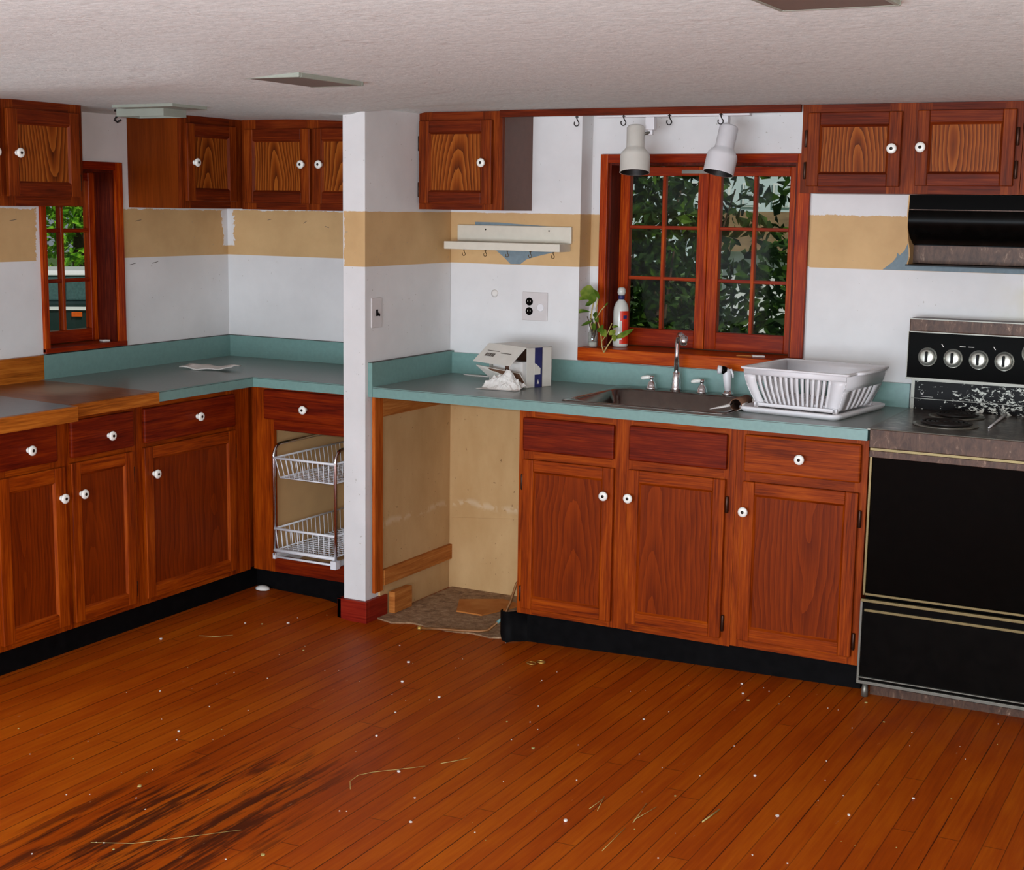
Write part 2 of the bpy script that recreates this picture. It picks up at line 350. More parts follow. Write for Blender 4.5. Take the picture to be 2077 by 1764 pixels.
# ------------------------------------------------------------------ mesh builder
ORIG = {}
class MB:
    def __init__(s): s.bm = bmesh.new(); s.mi = 0
    def m(s, i): s.mi = i; return s
    def face(s, pts):
        vsx = [s.bm.verts.new(p) for p in pts]
        f = s.bm.faces.new(vsx); f.material_index = s.mi; return f
    def box(s, x0, x1, y0, y1, z0, z1):
        x0, x1 = sorted((x0, x1)); y0, y1 = sorted((y0, y1)); z0, z1 = sorted((z0, z1))
        v = [s.bm.verts.new(p) for p in ((x0,y0,z0),(x1,y0,z0),(x1,y1,z0),(x0,y1,z0),(x0,y0,z1),(x1,y0,z1),(x1,y1,z1),(x0,y1,z1))]
        for q in ((0,3,2,1),(4,5,6,7),(0,1,5,4),(1,2,6,5),(2,3,7,6),(3,0,4,7)):
            f = s.bm.faces.new([v[i] for i in q]); f.material_index = s.mi
        return s
    def prism(s, poly, vec):
        vec = Vector(vec); a = [Vector(p) for p in poly]; b = [p+vec for p in a]
        va = [s.bm.verts.new(p) for p in a]; vb = [s.bm.verts.new(p) for p in b]
        n = len(a)
        f = s.bm.faces.new(va); f.material_index = s.mi
        f = s.bm.faces.new(vb[::-1]); f.material_index = s.mi
        for i in range(n):
            f = s.bm.faces.new([va[i], vb[i], vb[(i+1) % n], va[(i+1) % n]]); f.material_index = s.mi
        return s
    def rings(s, rings, cap0=True, cap1=True, closed=True):
        vr = [[s.bm.verts.new(p) for p in r] for r in rings]
        n = len(rings[0])
        for a, b in zip(vr, vr[1:]):
            for i in range(n if closed else n-1):
                f = s.bm.faces.new([a[i], a[(i+1) % n], b[(i+1) % n], b[i]]); f.material_index = s.mi; f.smooth = True
        if cap0: f = s.bm.faces.new(vr[0][::-1]); f.material_index = s.mi
        if cap1: f = s.bm.faces.new(vr[-1]); f.material_index = s.mi
        return s
    def lathe(s, prof, base, axis=(0, 0, 1), seg=20, cap0=True, cap1=True):
        """prof: (radius, height) pairs along axis from base"""
        ax = Vector(axis).normalized(); t = Vector((1, 0, 0)) if abs(ax.x) < .8 else Vector((0, 1, 0))
        a = ax.cross(t).normalized(); b = ax.cross(a); base = Vector(base)
        rr = [[base+ax*h+(a*math.cos(2*PI*i/seg)+b*math.sin(2*PI*i/seg))*max(r, 1e-5) for i in range(seg)] for r, h in prof]
        return s.rings(rr, cap0, cap1)
    def tube(s, path, r, seg=8, caps=True):
        P = [Vector(p) for p in path]; rr = []; prev = None
        for i, p in enumerate(P):
            d = (P[min(i+1, len(P)-1)]-P[max(i-1, 0)]).normalized()
            if prev is None:
                t = Vector((0, 0, 1)) if abs(d.z) < .9 else Vector((1, 0, 0))
                a = d.cross(t).normalized()
            else:
                a = (prev-d*prev.dot(d)).normalized()
            prev = a; b = d.cross(a)
            ri = r[i] if isinstance(r, (list, tuple)) else r
            rr.append([p+(a*math.cos(2*PI*k/seg)+b*math.sin(2*PI*k/seg))*ri for k in range(seg)])
        return s.rings(rr, caps, caps)
    def build(s, name, mats, parent=None, origin=None, smooth=False, bevel=0, seg=2):
        if not isinstance(mats, (list, tuple)): mats = [mats]
        bmesh.ops.recalc_face_normals(s.bm, faces=s.bm.faces[:])
        if origin is None:
            if parent is not None: origin = ORIG[parent.name]
            else:
                co = [v.co for v in s.bm.verts]
                origin = Vector(((min(c.x for c in co)+max(c.x for c in co))/2, (min(c.y for c in co)+max(c.y for c in co))/2, min(c.z for c in co)))
        origin = Vector(origin)
        for v in s.bm.verts: v.co -= origin
        me = bpy.data.meshes.new(name); s.bm.to_mesh(me); s.bm.free()
        for a in mats: me.materials.append(M[a] if isinstance(a, str) else a)
        if smooth:
            for p in me.polygons: p.use_smooth = True
        o = bpy.data.objects.new(name, me); COL.objects.link(o)
        if parent is not None: o.parent = parent; o.location = origin-ORIG[parent.name]
        else: o.location = origin
        ORIG[o.name] = origin
        if bevel:
            b = o.modifiers.new('bevel', 'BEVEL'); b.width = bevel; b.segments = seg; b.limit_method = 'ANGLE'; b.angle_limit = .6
        return o
def tag(o, label, cat, group=None, kind=None):
    o['label'] = label; o['category'] = cat
    if group: o['group'] = group
    if kind: o['kind'] = kind
    return o
def thing(name, loc, label, cat, group=None, rotz=0, kind=None):
    o = bpy.data.objects.new(name, None); COL.objects.link(o); o.location = loc; o.rotation_euler = (0, 0, rotz)
    o.empty_display_size = .05
    ORIG[o.name] = Vector(loc) if not rotz else Vector((0, 0, 0))
    return tag(o, label, cat, group, kind)
def structure(o): o['kind'] = 'structure'; return o
def place_copy(src, parent, loc, rot=None):
    c = src.copy(); COL.objects.link(c); c.parent = parent
    c.location = Vector(loc)-ORIG[parent.name]
    if rot: c.rotation_euler = rot
    return c

# ------------------------------------------------------------------ heights of the old floor and ceiling
FZ = [(-2.6, 0), (-1.7, 0), (-1.3, -.012), (-1.1, -.045), (-.36, -.045), (.33, -.023), (.96, -.010), (1.7, 0), (4, 0)]
def zf(x):
    for (a, za), (b, zb) in zip(FZ, FZ[1:]):
        if a <= x <= b: return za+(zb-za)*(x-a)/(b-a)
    return 0
def sst(a, b, x):
    t = min(1, max(0, (x-a)/(b-a))); return t*t*(3-2*t)
def zc(x, y):
    if y > -1.56: xc = -.8-.3*(y+1.56)/.9
    else: xc = -.78
    d = max(x-xc, -2.02-y)
    fade = 1-sst(-.85, -.5, y)*sst(-1.14, -1.0, x)
    if d >= 0: return 2.004-.036*fade*math.exp(-(d/.45)**2)
    return 1.968+.017*min(1, -d/.45)

# ------------------------------------------------------------------ room shell
XL, HC = -2.245, 2.004
def grid(name, x0, x1, nx, y0, y1, ny, zfun, mat):
    b = bmesh.new(); V = []
    for j in range(ny+1):
        V.append([b.verts.new((x0+(x1-x0)*i/nx, y0+(y1-y0)*j/ny, 0)) for i in range(nx+1)])
    for r in V:
        for v in r: v.co.z = zfun(v.co.x, v.co.y)
    for j in range(ny):
        for i in range(nx): b.faces.new((V[j][i], V[j][i+1], V[j+1][i+1], V[j+1][i])).smooth = True
    me = bpy.data.meshes.new(name); b.to_mesh(me); b.free(); me.materials.append(M[mat])
    o = bpy.data.objects.new(name, me); COL.objects.link(o); ORIG[o.name] = Vector((0, 0, 0)); return structure(o)
floor = grid('floor', -2.4, 3.6, 60, -7.6, .3, 4, lambda x, y: zf(x), 'floor')
ceiling = grid('ceiling', -2.4, 3.6, 120, -7.6, .4, 160, zc, 'ceil')
b = MB()
for a in ((XL-.15, -.421, 0, .14, -.05, 2.03), (.545, 3.55, 0, .14, -.05, 2.03), (-.421, .545, 0, .25, -.05, 1.004),
          (-.421, -.346, .105, .25, 1.004, 2.03), (.456, .545, .105, .25, 1.004, 2.03), (-.346, .456, .105, .25, 1.812, 2.03)): b.box(*a)
wall_back = structure(b.build('wall_back', 'wall', origin=(0, 0, 0)))
b = MB()
for a in ((XL-.15, XL, -7.6, -1.142, -.05, 2.03), (XL-.15, XL, -.742, 0, -.05, 2.03), (XL-.15, XL, -1.142, -.742, -.05, 1.02), (XL-.15, XL, -1.142, -.742, 1.756, 2.03)): b.box(*a)
wall_left = structure(b.build('wall_left', 'wall', origin=(0, 0, 0)))
structure(MB().box(3.4, 3.55, -7.6, 0, -.05, 2.03).build('wall_right', 'wall', origin=(0, 0, 0)))
partition = structure(MB().box(-1.137, -1.033, -.661, -.001, -.05, 2.02).build('wall_partition', 'wall', origin=(0, 0, 0), bevel=.003))
b = MB()
b.box(-1.157, -1.137, -.681, -.565, -.05, .043).box(-1.157, -1.015, -.681, -.661, -.05, .043).box(-1.033, -1.015, -.661, -.522, -.05, .043)
structure(b.build('baseboard_column', 'redbase', bevel=.002))
# old wall board left bare in the dishwasher gap, torn patches and staples, as pieces of the walls
MB().box(-1.033, -1.024, -.565, -.009, -.05, .872).build('bare_panel', 'rawpanel', partition)
MB().box(-1.024, -.364, -.009, -.0005, -.05, .872).build('bare_panel', 'rawpanel', wall_back)
MB().prism([(-1.02, -.0095, .272), (-.37, -.0095, .33), (-.37, -.0095, -.05), (-1.02, -.0095, -.05)], (0, -.002, 0)).build('lower_panel', 'rawpanel', wall_back)
def patch(pts): 
    MB().prism([(x, -.0008, z) for x, z in pts], (0, .0006, 0)).build('torn_patch', 'greyboard', wall_back)
patch([(-.915, 1.545), (-.915, 1.563), (-.80, 1.562), (-.69, 1.556), (-.55, 1.55), (-.55, 1.545)])
patch([(-.83, 1.46), (-.53, 1.46), (-.53, 1.447), (-.62, 1.425), (-.665, 1.412), (-.695, 1.391), (-.742, 1.390), (-.77, 1.415), (-.80, 1.437)])
patch([(.823, 1.419), (.86, 1.449), (.872, 1.466), (.874, 1.482), (.884, 1.474), (.90, 1.49), (.912, 1.52), (.918, 1.553), (.93, 1.555), (1.75, 1.55), (1.75, 1.419)])
b = MB()
for x, z, a in ((-2.0, 1.553, .2), (-1.68, 1.526, -.3), (-1.80, 1.545, .5), (-1.55, 1.07, .1), (-.815, 1.264, .8)):
    c, s_ = math.cos(a)*.011, math.sin(a)*.011
    b.prism([(x-c, 0, z-s_-.001), (x+c, 0, z+s_-.001), (x+c, 0, z+s_+.001), (x-c, 0, z-s_+.001)], (0, -.0015, 0))
b.build('staple', 'ink', wall_back)
b = MB()
for y, z in ((-.60, 1.545), (-.64, 1.36), (-.50, 1.363), (-1.30, 1.548)):
    b.prism([(XL, y-.018, z-.003), (XL, y+.018, z+.003), (XL, y+.018, z+.005), (XL, y-.018, z-.001)], (.0015, 0, 0))
b.build('staple', 'ink', wall_left)
b = MB(); b.lathe([(.016, 0), (.017, .003), (.008, .004)], (-.815, 0, 1.264), (0, -1, 0), 9)
b.build('plaster_patch', 'paper', wall_back)
# black vinyl cove base on the toe kicks
b = MB(); b.box(-1.70, -1.66, -2.2, -.56, -.02, .088)
structure(b.build('baseboard_left', 'black'))
b = MB(); b.box(-1.66, -1.157, -.56, -.53, -.05, .088)
structure(b.build('baseboard_back', 'black'))
b = MB(); b.prism([(-.345, -.56, -.05), (.962, -.56, -.02), (.962, -.56, .088), (-.345, -.56, .082)], (0, .03, 0))
# the torn end curls forward in front of the gap
cur = [(-.345, -.56), (-.365, -.575), (-.385, -.60), (-.405, -.615), (-.43, -.61), (-.448, -.59), (-.455, -.56)]
top = [.082, .082, .08, .078, .076, .073, .07]; bot = [-.045, -.045, -.04, -.044, -.04, -.02, .012]
r1 = [(x, y, z) for (x, y), z in zip(cur, bot)]; rt = [(x, y, z) for (x, y), z in zip(cur, top)]
b.rings([r1, rt, [(x, y+.004, z) for x, y, z in rt], [(x, y+.004, z) for x, y, z in r1], r1], False, False, closed=False)
structure(b.build('baseboard_right', 'black'))
# trims
structure(MB().box(-.645, .574, -.29, -.272, 1.977, 2.0035).build('trim_1', 'uh', bevel=.001))
structure(MB().box(-1.024, -1.010, -.624, -.566, .068, .872).build('trim_2', 'orangewood', bevel=.001))
structure(MB().box(-1.024, -1.010, -.564, -.012, .787, .872).build('trim_3', 'pine'))
structure(MB().box(-1.024, -1.008, -.556, -.012, .087, .153).build('trim_4', 'pine', bevel=.001))
# rough patch of subfloor
pp = [(-1.014, -.60), (-.93, -.625), (-.86, -.585), (-.77, -.60), (-.66, -.605), (-.57, -.585), (-.49, -.60), (-.42, -.56), (-.37, -.56), (-.366, -.012), (-1.006, -.012)]
structure(MB().prism([(x, y, -.046) for x, y in pp], (0, 0, .007)).build('floor_patch', 'patch'))

# ------------------------------------------------------------------ windows
def pane_window(root, F, u0, u1, v0, v1, cols, rows, d0, d1, st, top, bot, mw=.014):
    """a casement sash with muntins; F maps (u, v, d) boxes"""
    b = MB(); s = b
    F(b.m(0), u0, u0+st, v0, v1, d0, d1); F(b, u1-st, u1, v0, v1, d0, d1)
    F(b.m(1), u0+st, u1-st, v0, v0+bot, d0, d1); F(b, u0+st, u1-st, v1-top, v1, d0, d1)
    gu0, gu1, gv0, gv1 = u0+st, u1-st, v0+bot, v1-top
    dm = (d0+d1)/2
    for i in range(1, cols):
        u = gu0+(gu1-gu0)*i/cols; F(b.m(0), u-mw/2, u+mw/2, gv0, gv1, d0+.004, d1-.004)
    for j in range(1, rows):
        v = gv0+(gv1-gv0)*j/rows; F(b.m(1), gu0, gu1, v-mw/2, v+mw/2, d0+.006, d1-.006)
    sash = b.build('sash', ['winw', 'winh'], root, bevel=.002, seg=1)
    b = MB(); F(b, gu0-.003, gu1+.003, gv0-.003, gv1+.003, dm-.0015, dm+.0015)
    b.build('pane', 'pane', sash)
    return sash
def FX(b, u0, u1, v0, v1, d0, d1): b.box(u0, u1, d0, d1, v0, v1)          # window in the back wall, d = Y
def FL(b, u0, u1, v0, v1, d0, d1): b.box(-d0, -d1, u0, u1, v0, v1)        # window in the left wall, d = -X
win1 = thing('window_1', (.055, .105, 1.004), 'red-brown wooden casement window above the sink, two sashes of six panes', 'window', kind='structure')
b = MB(); b.box(-.376, -.343, .086, .105, 1.06, 1.846).box(.456, .507, .086, .105, 1.06, 1.846)
b.m(1).box(-.343, .456, .086, .105, 1.812, 1.846)
b.build('casing', ['winw', 'winh'], win1, bevel=.002)
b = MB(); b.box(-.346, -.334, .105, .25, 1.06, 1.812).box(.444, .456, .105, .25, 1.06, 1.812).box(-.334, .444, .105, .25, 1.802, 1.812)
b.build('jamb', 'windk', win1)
b = MB(); b.m(0).box(-.4205, .5445, -.004, .25, 1.005, 1.058)
b.build('window_sill', ['sill'], win1, bevel=.003)
pane_window(win1, FX, -.334, .055, 1.062, 1.800, 2, 3, .198, .232, .044, .038, .072)
pane_window(win1, FX, .057, .444, 1.062, 1.800, 2, 3, .198, .232, .05, .038, .072)
b = MB(); b.box(-.06, .10, .190, .198, 1.772, 1.786).lathe([(.006, 0), (.006, .012)], (.055, .19, 1.779), (0, -1, 0), 10)
b.build('latch', 'silver', win1)
win2 = thing('window_2', (XL, -.942, 1.016), 'small red-brown wooden window in the left wall between the upper cabinets', 'window', kind='structure')
b = MB(); b.box(XL, XL+.014, -.745, -.703, 1.02, 1.788).box(XL, XL+.014, -1.168, -1.14, 1.02, 1.788)
b.m(1).box(XL, XL+.014, -1.14, -.745, 1.755, 1.788).box(XL-.14, XL+.018, -1.168, -.703, 1.016, 1.036)
b.build('casing', ['winw', 'winh'], win2, bevel=.002)
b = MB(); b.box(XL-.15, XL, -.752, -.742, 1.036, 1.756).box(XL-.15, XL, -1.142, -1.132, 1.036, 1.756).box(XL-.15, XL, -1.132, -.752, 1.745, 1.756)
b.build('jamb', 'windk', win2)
pane_window(win2, FL, -1.13, -.754, 1.038, 1.744, 2, 3, -XL+.098, -XL+.135, .036, .034, .052, .016)

# ------------------------------------------------------------------ cabinets
def frame_fn(face, depth):
    """face 'x': fronts look to -Y on plane y=depth, u = X.  face 'y': fronts look to +X on plane x=depth, u = Y. d grows outward."""
    if face == 'x': return lambda b, u0, u1, v0, v1, d0, d1: b.box(u0, u1, depth-d0, depth-d1, v0, v1)
    return lambda b, u0, u1, v0, v1, d0, d1: b.box(depth+d0, depth+d1, u0, u1, v0, v1)
def pt(face, depth, u, v, d): return (u, depth-d, v) if face == 'x' else (depth+d, u, v)
KNOB = None
def knob(parent, face, depth, u, v, d=.019):
    global KNOB
    loc = pt(face, depth, u, v, d)
    rot = (0, 0, 0) if face == 'x' else (0, 0, PI/2)
    if KNOB is None:
        b = MB(); ax = (0, -1, 0)
        b.m(0).lathe([(.0095, 0), (.0095, .003), (.007, .006), (.0075, .012), (.0165, .016), (.018, .020), (.0165, .0245), (.010, .0265), (.0058, .0262)], (0, 0, 0), ax, 20, True, False)
        b.m(1).lathe([(.0058, .0262), (.0050, .0272), (.0001, .0276)], (0, 0, 0), ax, 12, False, True)
        o = b.build('knob', ['ceramic', 'screw'], parent, origin=(0, 0, 0), smooth=True)
        o.location = Vector(loc)-ORIG[parent.name]; o.rotation_euler = rot; KNOB = o
        return o
    return place_copy(KNOB, parent, loc, rot)
HINGE = None
def hinge(parent, face, depth, u, v):
    global HINGE
    loc = pt(face, depth, u, v, .004); rot = (0, 0, 0) if face == 'x' else (0, 0, PI/2)
    if HINGE is None:
        b = MB(); b.box(-.005, .005, -.005, .003, -.026, .026); b.lathe([(.004, -.03), (.0055, -.028), (.0055, .028), (.004, .03)], (0, -.004, 0), (0, 0, 1), 10)
        o = b.build('hinge', 'hinge', parent, origin=(0, 0, 0)); o.location = Vector(loc)-ORIG[parent.name]; o.rotation_euler = rot; HINGE = o
        return o
    return place_copy(HINGE, parent, loc, rot)
def door(root, face, depth, u0, u1, v0, v1, mats, st=.046, kn=None, hg=None, t=.019):
    F = frame_fn(face, depth); b = MB()
    F(b.m(0), u0, u0+st, v0, v1, 0, t); F(b, u1-st, u1, v0, v1, 0, t)
    F(b.m(1), u0+st, u1-st, v0, v0+st, 0, t-.0005); F(b, u0+st, u1-st, v1-st, v1, 0, t-.0005)
    F(b.m(2), u0+st, u1-st, v0+st, v1-st, .001, t-.009)
    # sloping bead round the panel
    i0, i1, j0, j1 = u0+st, u1-st, v0+st, v1-st; w_ = .007
    P = lambda u, v, d: pt(face, depth, u, v, d)
    b.m(1)
    for q in (((i0, j0, t-.002), (i1, j0, t-.002), (i1-w_, j0+w_, t-.0088), (i0+w_, j0+w_, t-.0088)), ((i0, j1, t-.002), (i1, j1, t-.002), (i1-w_, j1-w_, t-.0088), (i0+w_, j1-w_, t-.0088))): b.face([P(*k) for k in q])
    b.m(0)
    for q in (((i0, j0, t-.002), (i0, j1, t-.002), (i0+w_, j1-w_, t-.0088), (i0+w_, j0+w_, t-.0088)), ((i1, j0, t-.002), (i1, j1, t-.002), (i1-w_, j1-w_, t-.0088), (i1-w_, j0+w_, t-.0088))): b.face([P(*k) for k in q])
    o = b.build('door', mats, root, bevel=.0028)
    if kn: knob(o, face, depth, *kn, d=t-.0005)
    if hg:
        for v in (v0+.055, v1-.09): hinge(o, face, depth, hg, v)
    return o
def drawer(root, face, depth, u0, u1, v0, v1, mat, kn=None, t=.019, name='drawer'):
    F = frame_fn(face, depth); b = MB(); F(b, u0, u1, v0, v1, 0, t)
    o = b.build(name, mat, root, bevel=.006, seg=2)
    if kn: knob(o, face, depth, *kn, d=t)
    return o
def face_frame(root, face, depth, rects, mats, t=.0):
    """rects: (u0,u1,v0,v1,'v'|'h')"""
    F = frame_fn(face, depth-.019 if face == 'y' else depth+.019); b = MB()
    for u0, u1, v0, v1, k in rects: F(b.m(0 if k == 'v' else 1), u0, u1, v0, v1, 0, .019)
    return b.build('face_frame', mats, root)
LOW = ['wv', 'wh', 'wpx']; LOWY = ['wv', 'wh', 'wpy']; UPX = ['uv', 'uh', 'upx']; UPY = ['uv', 'uh', 'upy']
GB, GU = 'oak base cabinets with white knobs', 'oak wall cabinets with white knobs'
FY = -.613                                            # plane of the sink run's face frames
# --- sink run
c = thing('base_cabinet', (.056, -.3, .0), 'oak sink base cabinet with two doors and two false drawer fronts without knobs', 'cabinet', GB)
MB().box(-.364, .4985, FY+.02, -.03, .083, .745).box(-.364, .4985, -.52, -.03, -.05, .083).build('body', 'wv', c)
face_frame(c, 'x', FY, [(-.364, -.30, .083, .872, 'v'), (.02, .105, .083, .872, 'v'), (.455, .4985, .083, .872, 'v'), (-.30, .02, .083, .14, 'h'), (.105, .455, .083, .14, 'h'), (-.30, .02, .835, .872, 'h'), (.105, .455, .835, .872, 'h'), (-.30, .02, .66, .745, 'h'), (.105, .455, .66, .745, 'h')], ['wv', 'wh'])
door(c, 'x', FY, -.340, .036, .108, .688, LOW, .045, (.006, .585), -.346)
door(c, 'x', FY, .092, .466, .112, .690, LOW, .045, (.104, .587), .472)
drawer(c, 'x', FY, -.342, .034, .720, .848, 'dh', name='false_drawer'); drawer(c, 'x', FY, .093, .468, .724, .852, 'dh', name='false_drawer')
c = thing('base_cabinet', (.73, -.3, .0), 'oak base cabinet beside the stove, one knobbed drawer over one door', 'cabinet', GB)
MB().box(.4995, .962, FY+.02, -.03, .088, .872).box(.4995, .962, -.52, -.03, -.05, .088).build('body', 'wv', c)
face_frame(c, 'x', FY, [(.4995, .55, .088, .872, 'v'), (.92, .962, .088, .872, 'v'), (.55, .92, .088, .14, 'h'), (.55, .92, .84, .872, 'h'), (.55, .92, .66, .75, 'h')], ['wv', 'wh'])
door(c, 'x', FY, .529, .939, .118, .692, LOW, .045, (.542, .586), .945)
drawer(c, 'x', FY, .531, .941, .726, .858, 'wh', (.735, .790))
# --- run along the left wall
LX = -1.635
c = thing('base_cabinet', (-1.94, -1.675, .0), 'oak base cabinet under the grey and wooden counters, two drawers over paired doors', 'cabinet', GB)
MB().box(XL+.01, LX-.02, -2.10, -1.315, .09, .872).box(XL+.01, -1.705, -2.10, -1.315, -.01, .09).build('body', 'wv', c)
face_frame(c, 'y', LX, [(-2.10, -1.95, .09, .872, 'v'), (-1.75, -1.62, .09, .872, 'v'), (-1.38, -1.315, .09, .872, 'v'), (-1.95, -1.75, .09, .14, 'h'), (-1.62, -1.38, .09, .14, 'h'), (-1.95, -1.75, .83, .872, 'h'), (-1.62, -1.38, .83, .872, 'h'), (-1.95, -1.75, .66, .75, 'h'), (-1.62, -1.38, .66, .75, 'h')], ['wv', 'wh'])
door(c, 'y', LX, -1.999, -1.692, .112, .694, LOWY, .05, (-1.716, .585))
door(c, 'y', LX, -1.661, -1.343, .112, .700, LOWY, .045, (-1.620, .585), -1.336)
drawer(c, 'y', LX, -1.998, -1.725, .718, .858, 'dh', (-1.861, .778)); drawer(c, 'y', LX, -1.656, -1.338, .718, .853, 'dh', (-1.473, .778))
c = thing('base_cabinet', (-1.94, -.95, .0), 'oak corner base cabinet with one wide drawer over one wide door', 'cabinet', GB)
MB().box(XL+.01, LX-.02, -1.313, -.02, .09, .872).box(XL+.01, -1.705, -1.313, -.02, -.01, .09).build('body', 'wv', c)
face_frame(c, 'y', LX, [(-1.313, -1.25, .09, .872, 'v'), (-.78, -.634, .09, .872, 'v'), (-1.25, -.78, .09, .14, 'h'), (-1.25, -.78, .83, .872, 'h'), (-1.25, -.78, .66, .75, 'h')], ['wv', 'wh'])
door(c, 'y', LX, -1.283, -.741, .114, .704, LOWY, .046, (-1.237, .599), -.734)
drawer(c, 'y', LX, -1.278, -.740, .720, .854, 'dh', (-.980, .790))
# --- open cabinet behind the column
c = thing('base_cabinet', (-1.38, -.3, .0), 'doorless oak base cabinet between the corner and the white column', 'cabinet', GB)
b = MB(); b.m(0).box(LX+.001, -1.525, -.59, -.02, .09, .12).box(-1.14, -1.139, -.59, -.02, .09, .872)
b.m(1).box(-1.548, -1.530, -.594, -.02, .12, .872).box(-1.155, -1.141, -.594, -.02, .12, .872).box(-1.530, -1.155, -.03, -.02, .12, .872).box(-1.530, -1.155, -.594, -.03, .10, .125)
b.m(0).box(-1.60, -1.157, -.525, -.03, -.04, .10)
b.build('body', ['wv', 'tan'], c)
face_frame(c, 'x', FY, [(LX+.002, -1.521, .09, .872, 'v'), (-1.165, -1.139, .09, .872, 'v'), (-1.521, -1.165, .09, .158, 'h'), (-1.521, -1.165, .697, .872, 'h')], ['wv', 'dh'])
drawer(c, 'x', FY, -1.560, -1.142, .742, .866, 'dh', (-1.345, .797))
# --- wall cabinets
UX = -1.949
c = thing('wall_cabinet', (-2.1, -1.72, 1.605), 'oak wall cabinet at the left edge, hung over the near side of the small window', 'cabinet', GU)
MB().box(XL+.001, UX-.02, -2.24, -1.222, 1.605, 1.985).build('body', 'uv', c)
face_frame(c, 'y', UX, [(-2.24, -1.95, 1.605, 1.985, 'v'), (-1.66, -1.56, 1.605, 1.985, 'v'), (-1.29, -1.222, 1.605, 1.985, 'v'), (-1.95, -1.66, 1.605, 1.66, 'h'), (-1.56, -1.29, 1.605, 1.66, 'h'), (-1.95, -1.66, 1.93, 1.985, 'h'), (-1.56, -1.29, 1.93, 1.985, 'h')], ['uv', 'uh'])
door(c, 'y', UX, -1.604, -1.252, 1.640, 1.952, UPY, .048, (-1.566, 1.795), -1.246)
door(c, 'y', UX, -2.00, -1.640, 1.640, 1.952, UPY, .048, (-1.674, 1.795))
c = thing('wall_cabinet', (-2.1, -.33, 1.605), 'oak corner wall cabinet with a plain brown side beside the small window', 'cabinet', GU)
b = MB(); b.m(0).box(XL+.001, UX-.02, -.653, -.001, 1.602, 1.986); b.m(1).box(XL+.001, UX-.0195, -.657, -.653, 1.602, 1.986)
b.build('body', ['uv', 'ply'], c)
face_frame(c, 'y', UX, [(-.657, -.60, 1.602, 1.986, 'v'), (-.345, -.263, 1.602, 1.986, 'v'), (-.60, -.345, 1.602, 1.65, 'h'), (-.60, -.345, 1.93, 1.986, 'h')], ['uv', 'uh'])
door(c, 'y', UX, -.638, -.318, 1.632, 1.952, UPY, .048, (-.599, 1.792))
UYF = -.262
c = thing('wall_cabinet', (-1.54, -.15, 1.605), 'oak wall cabinet with two doors in the nook behind the white column', 'cabinet', GU)
MB().box(UX+.001, -1.139, UYF+.02, -.001, 1.600, 1.987).build('body', 'uv', c)
face_frame(c, 'x', UYF, [(UX+.001, -1.87, 1.600, 1.987, 'v'), (-1.60, -1.53, 1.600, 1.987, 'v'), (-1.20, -1.139, 1.600, 1.987, 'v'), (-1.87, -1.60, 1.600, 1.65, 'h'), (-1.53, -1.20, 1.600, 1.65, 'h'), (-1.87, -1.60, 1.93, 1.987, 'h'), (-1.53, -1.20, 1.93, 1.987, 'h')], ['uv', 'uh'])
door(c, 'x', UYF, -1.922, -1.571, 1.628, 1.944, UPX, .048, (-1.604, 1.793))
door(c, 'x', UYF, -1.557, -1.206, 1.628, 1.944, UPX, .048, (-1.511, 1.793))
c = thing('wall_cabinet', (-.84, -.15, 1.613), 'single-door oak wall cabinet right of the white column, above the white shelf', 'cabinet', GU)
b = MB(); b.m(0).box(-1.0325, -.647, UYF+.02, -.001, 1.613, 2.0025); b.m(1).box(-.647, -.645, UYF+.0195, -.001, 1.613, 2.0025)
b.build('body', ['uv', 'plydark'], c)
face_frame(c, 'x', UYF, [(-1.0325, -.97, 1.613, 2.0025, 'v'), (-.735, -.647, 1.613, 2.0025, 'v'), (-.97, -.735, 1.613, 1.66, 'h'), (-.97, -.735, 1.94, 2.0025, 'h')], ['uv', 'uh'])
door(c, 'x', UYF, -1.024, -.686, 1.637, 1.968, UPX, .047, (-.722, 1.800), -1.029)
URF = -.262
c = thing('wall_cabinet', (.95, -.15, 1.693), 'short two-door oak wall cabinet between the window and the range hood below', 'cabinet', GU)
MB().box(.575, 1.332, URF+.02, -.001, 1.693, 2.0025).build('body', 'uv', c)
face_frame(c, 'x', URF, [(.575, .64, 1.693, 2.0025, 'v'), (.885, 1.03, 1.693, 2.0025, 'v'), (1.27, 1.332, 1.693, 2.0025, 'v'), (.64, .885, 1.693, 1.74, 'h'), (1.03, 1.27, 1.693, 1.74, 'h'), (.64, .885, 1.955, 2.0025, 'h'), (1.03, 1.27, 1.955, 2.0025, 'h')], ['uv', 'uh'])
door(c, 'x', URF, .600, .932, 1.717, 1.974, UPX, .044, (.906, 1.847), .593)
door(c, 'x', URF, .985, 1.311, 1.721, 1.976, UPX, .042, (1.004, 1.851), 1.318)
c = thing('wall_cabinet', (1.5, -.15, 1.693), 'oak wall cabinet at the right edge, only its first stile showing', 'cabinet', GU)
MB().box(1.334, 1.74, URF+.02, -.001, 1.693, 2.0025).build('body', 'uv', c)
face_frame(c, 'x', URF, [(1.334, 1.40, 1.693, 2.0025, 'v'), (1.68, 1.74, 1.693, 2.0025, 'v'), (1.40, 1.68, 1.693, 1.74, 'h'), (1.40, 1.68, 1.955, 2.0025, 'h')], ['uv', 'uh'])
door(c, 'x', URF, 1.37, 1.71, 1.717, 1.976, UPX, .044, (1.40, 1.85))

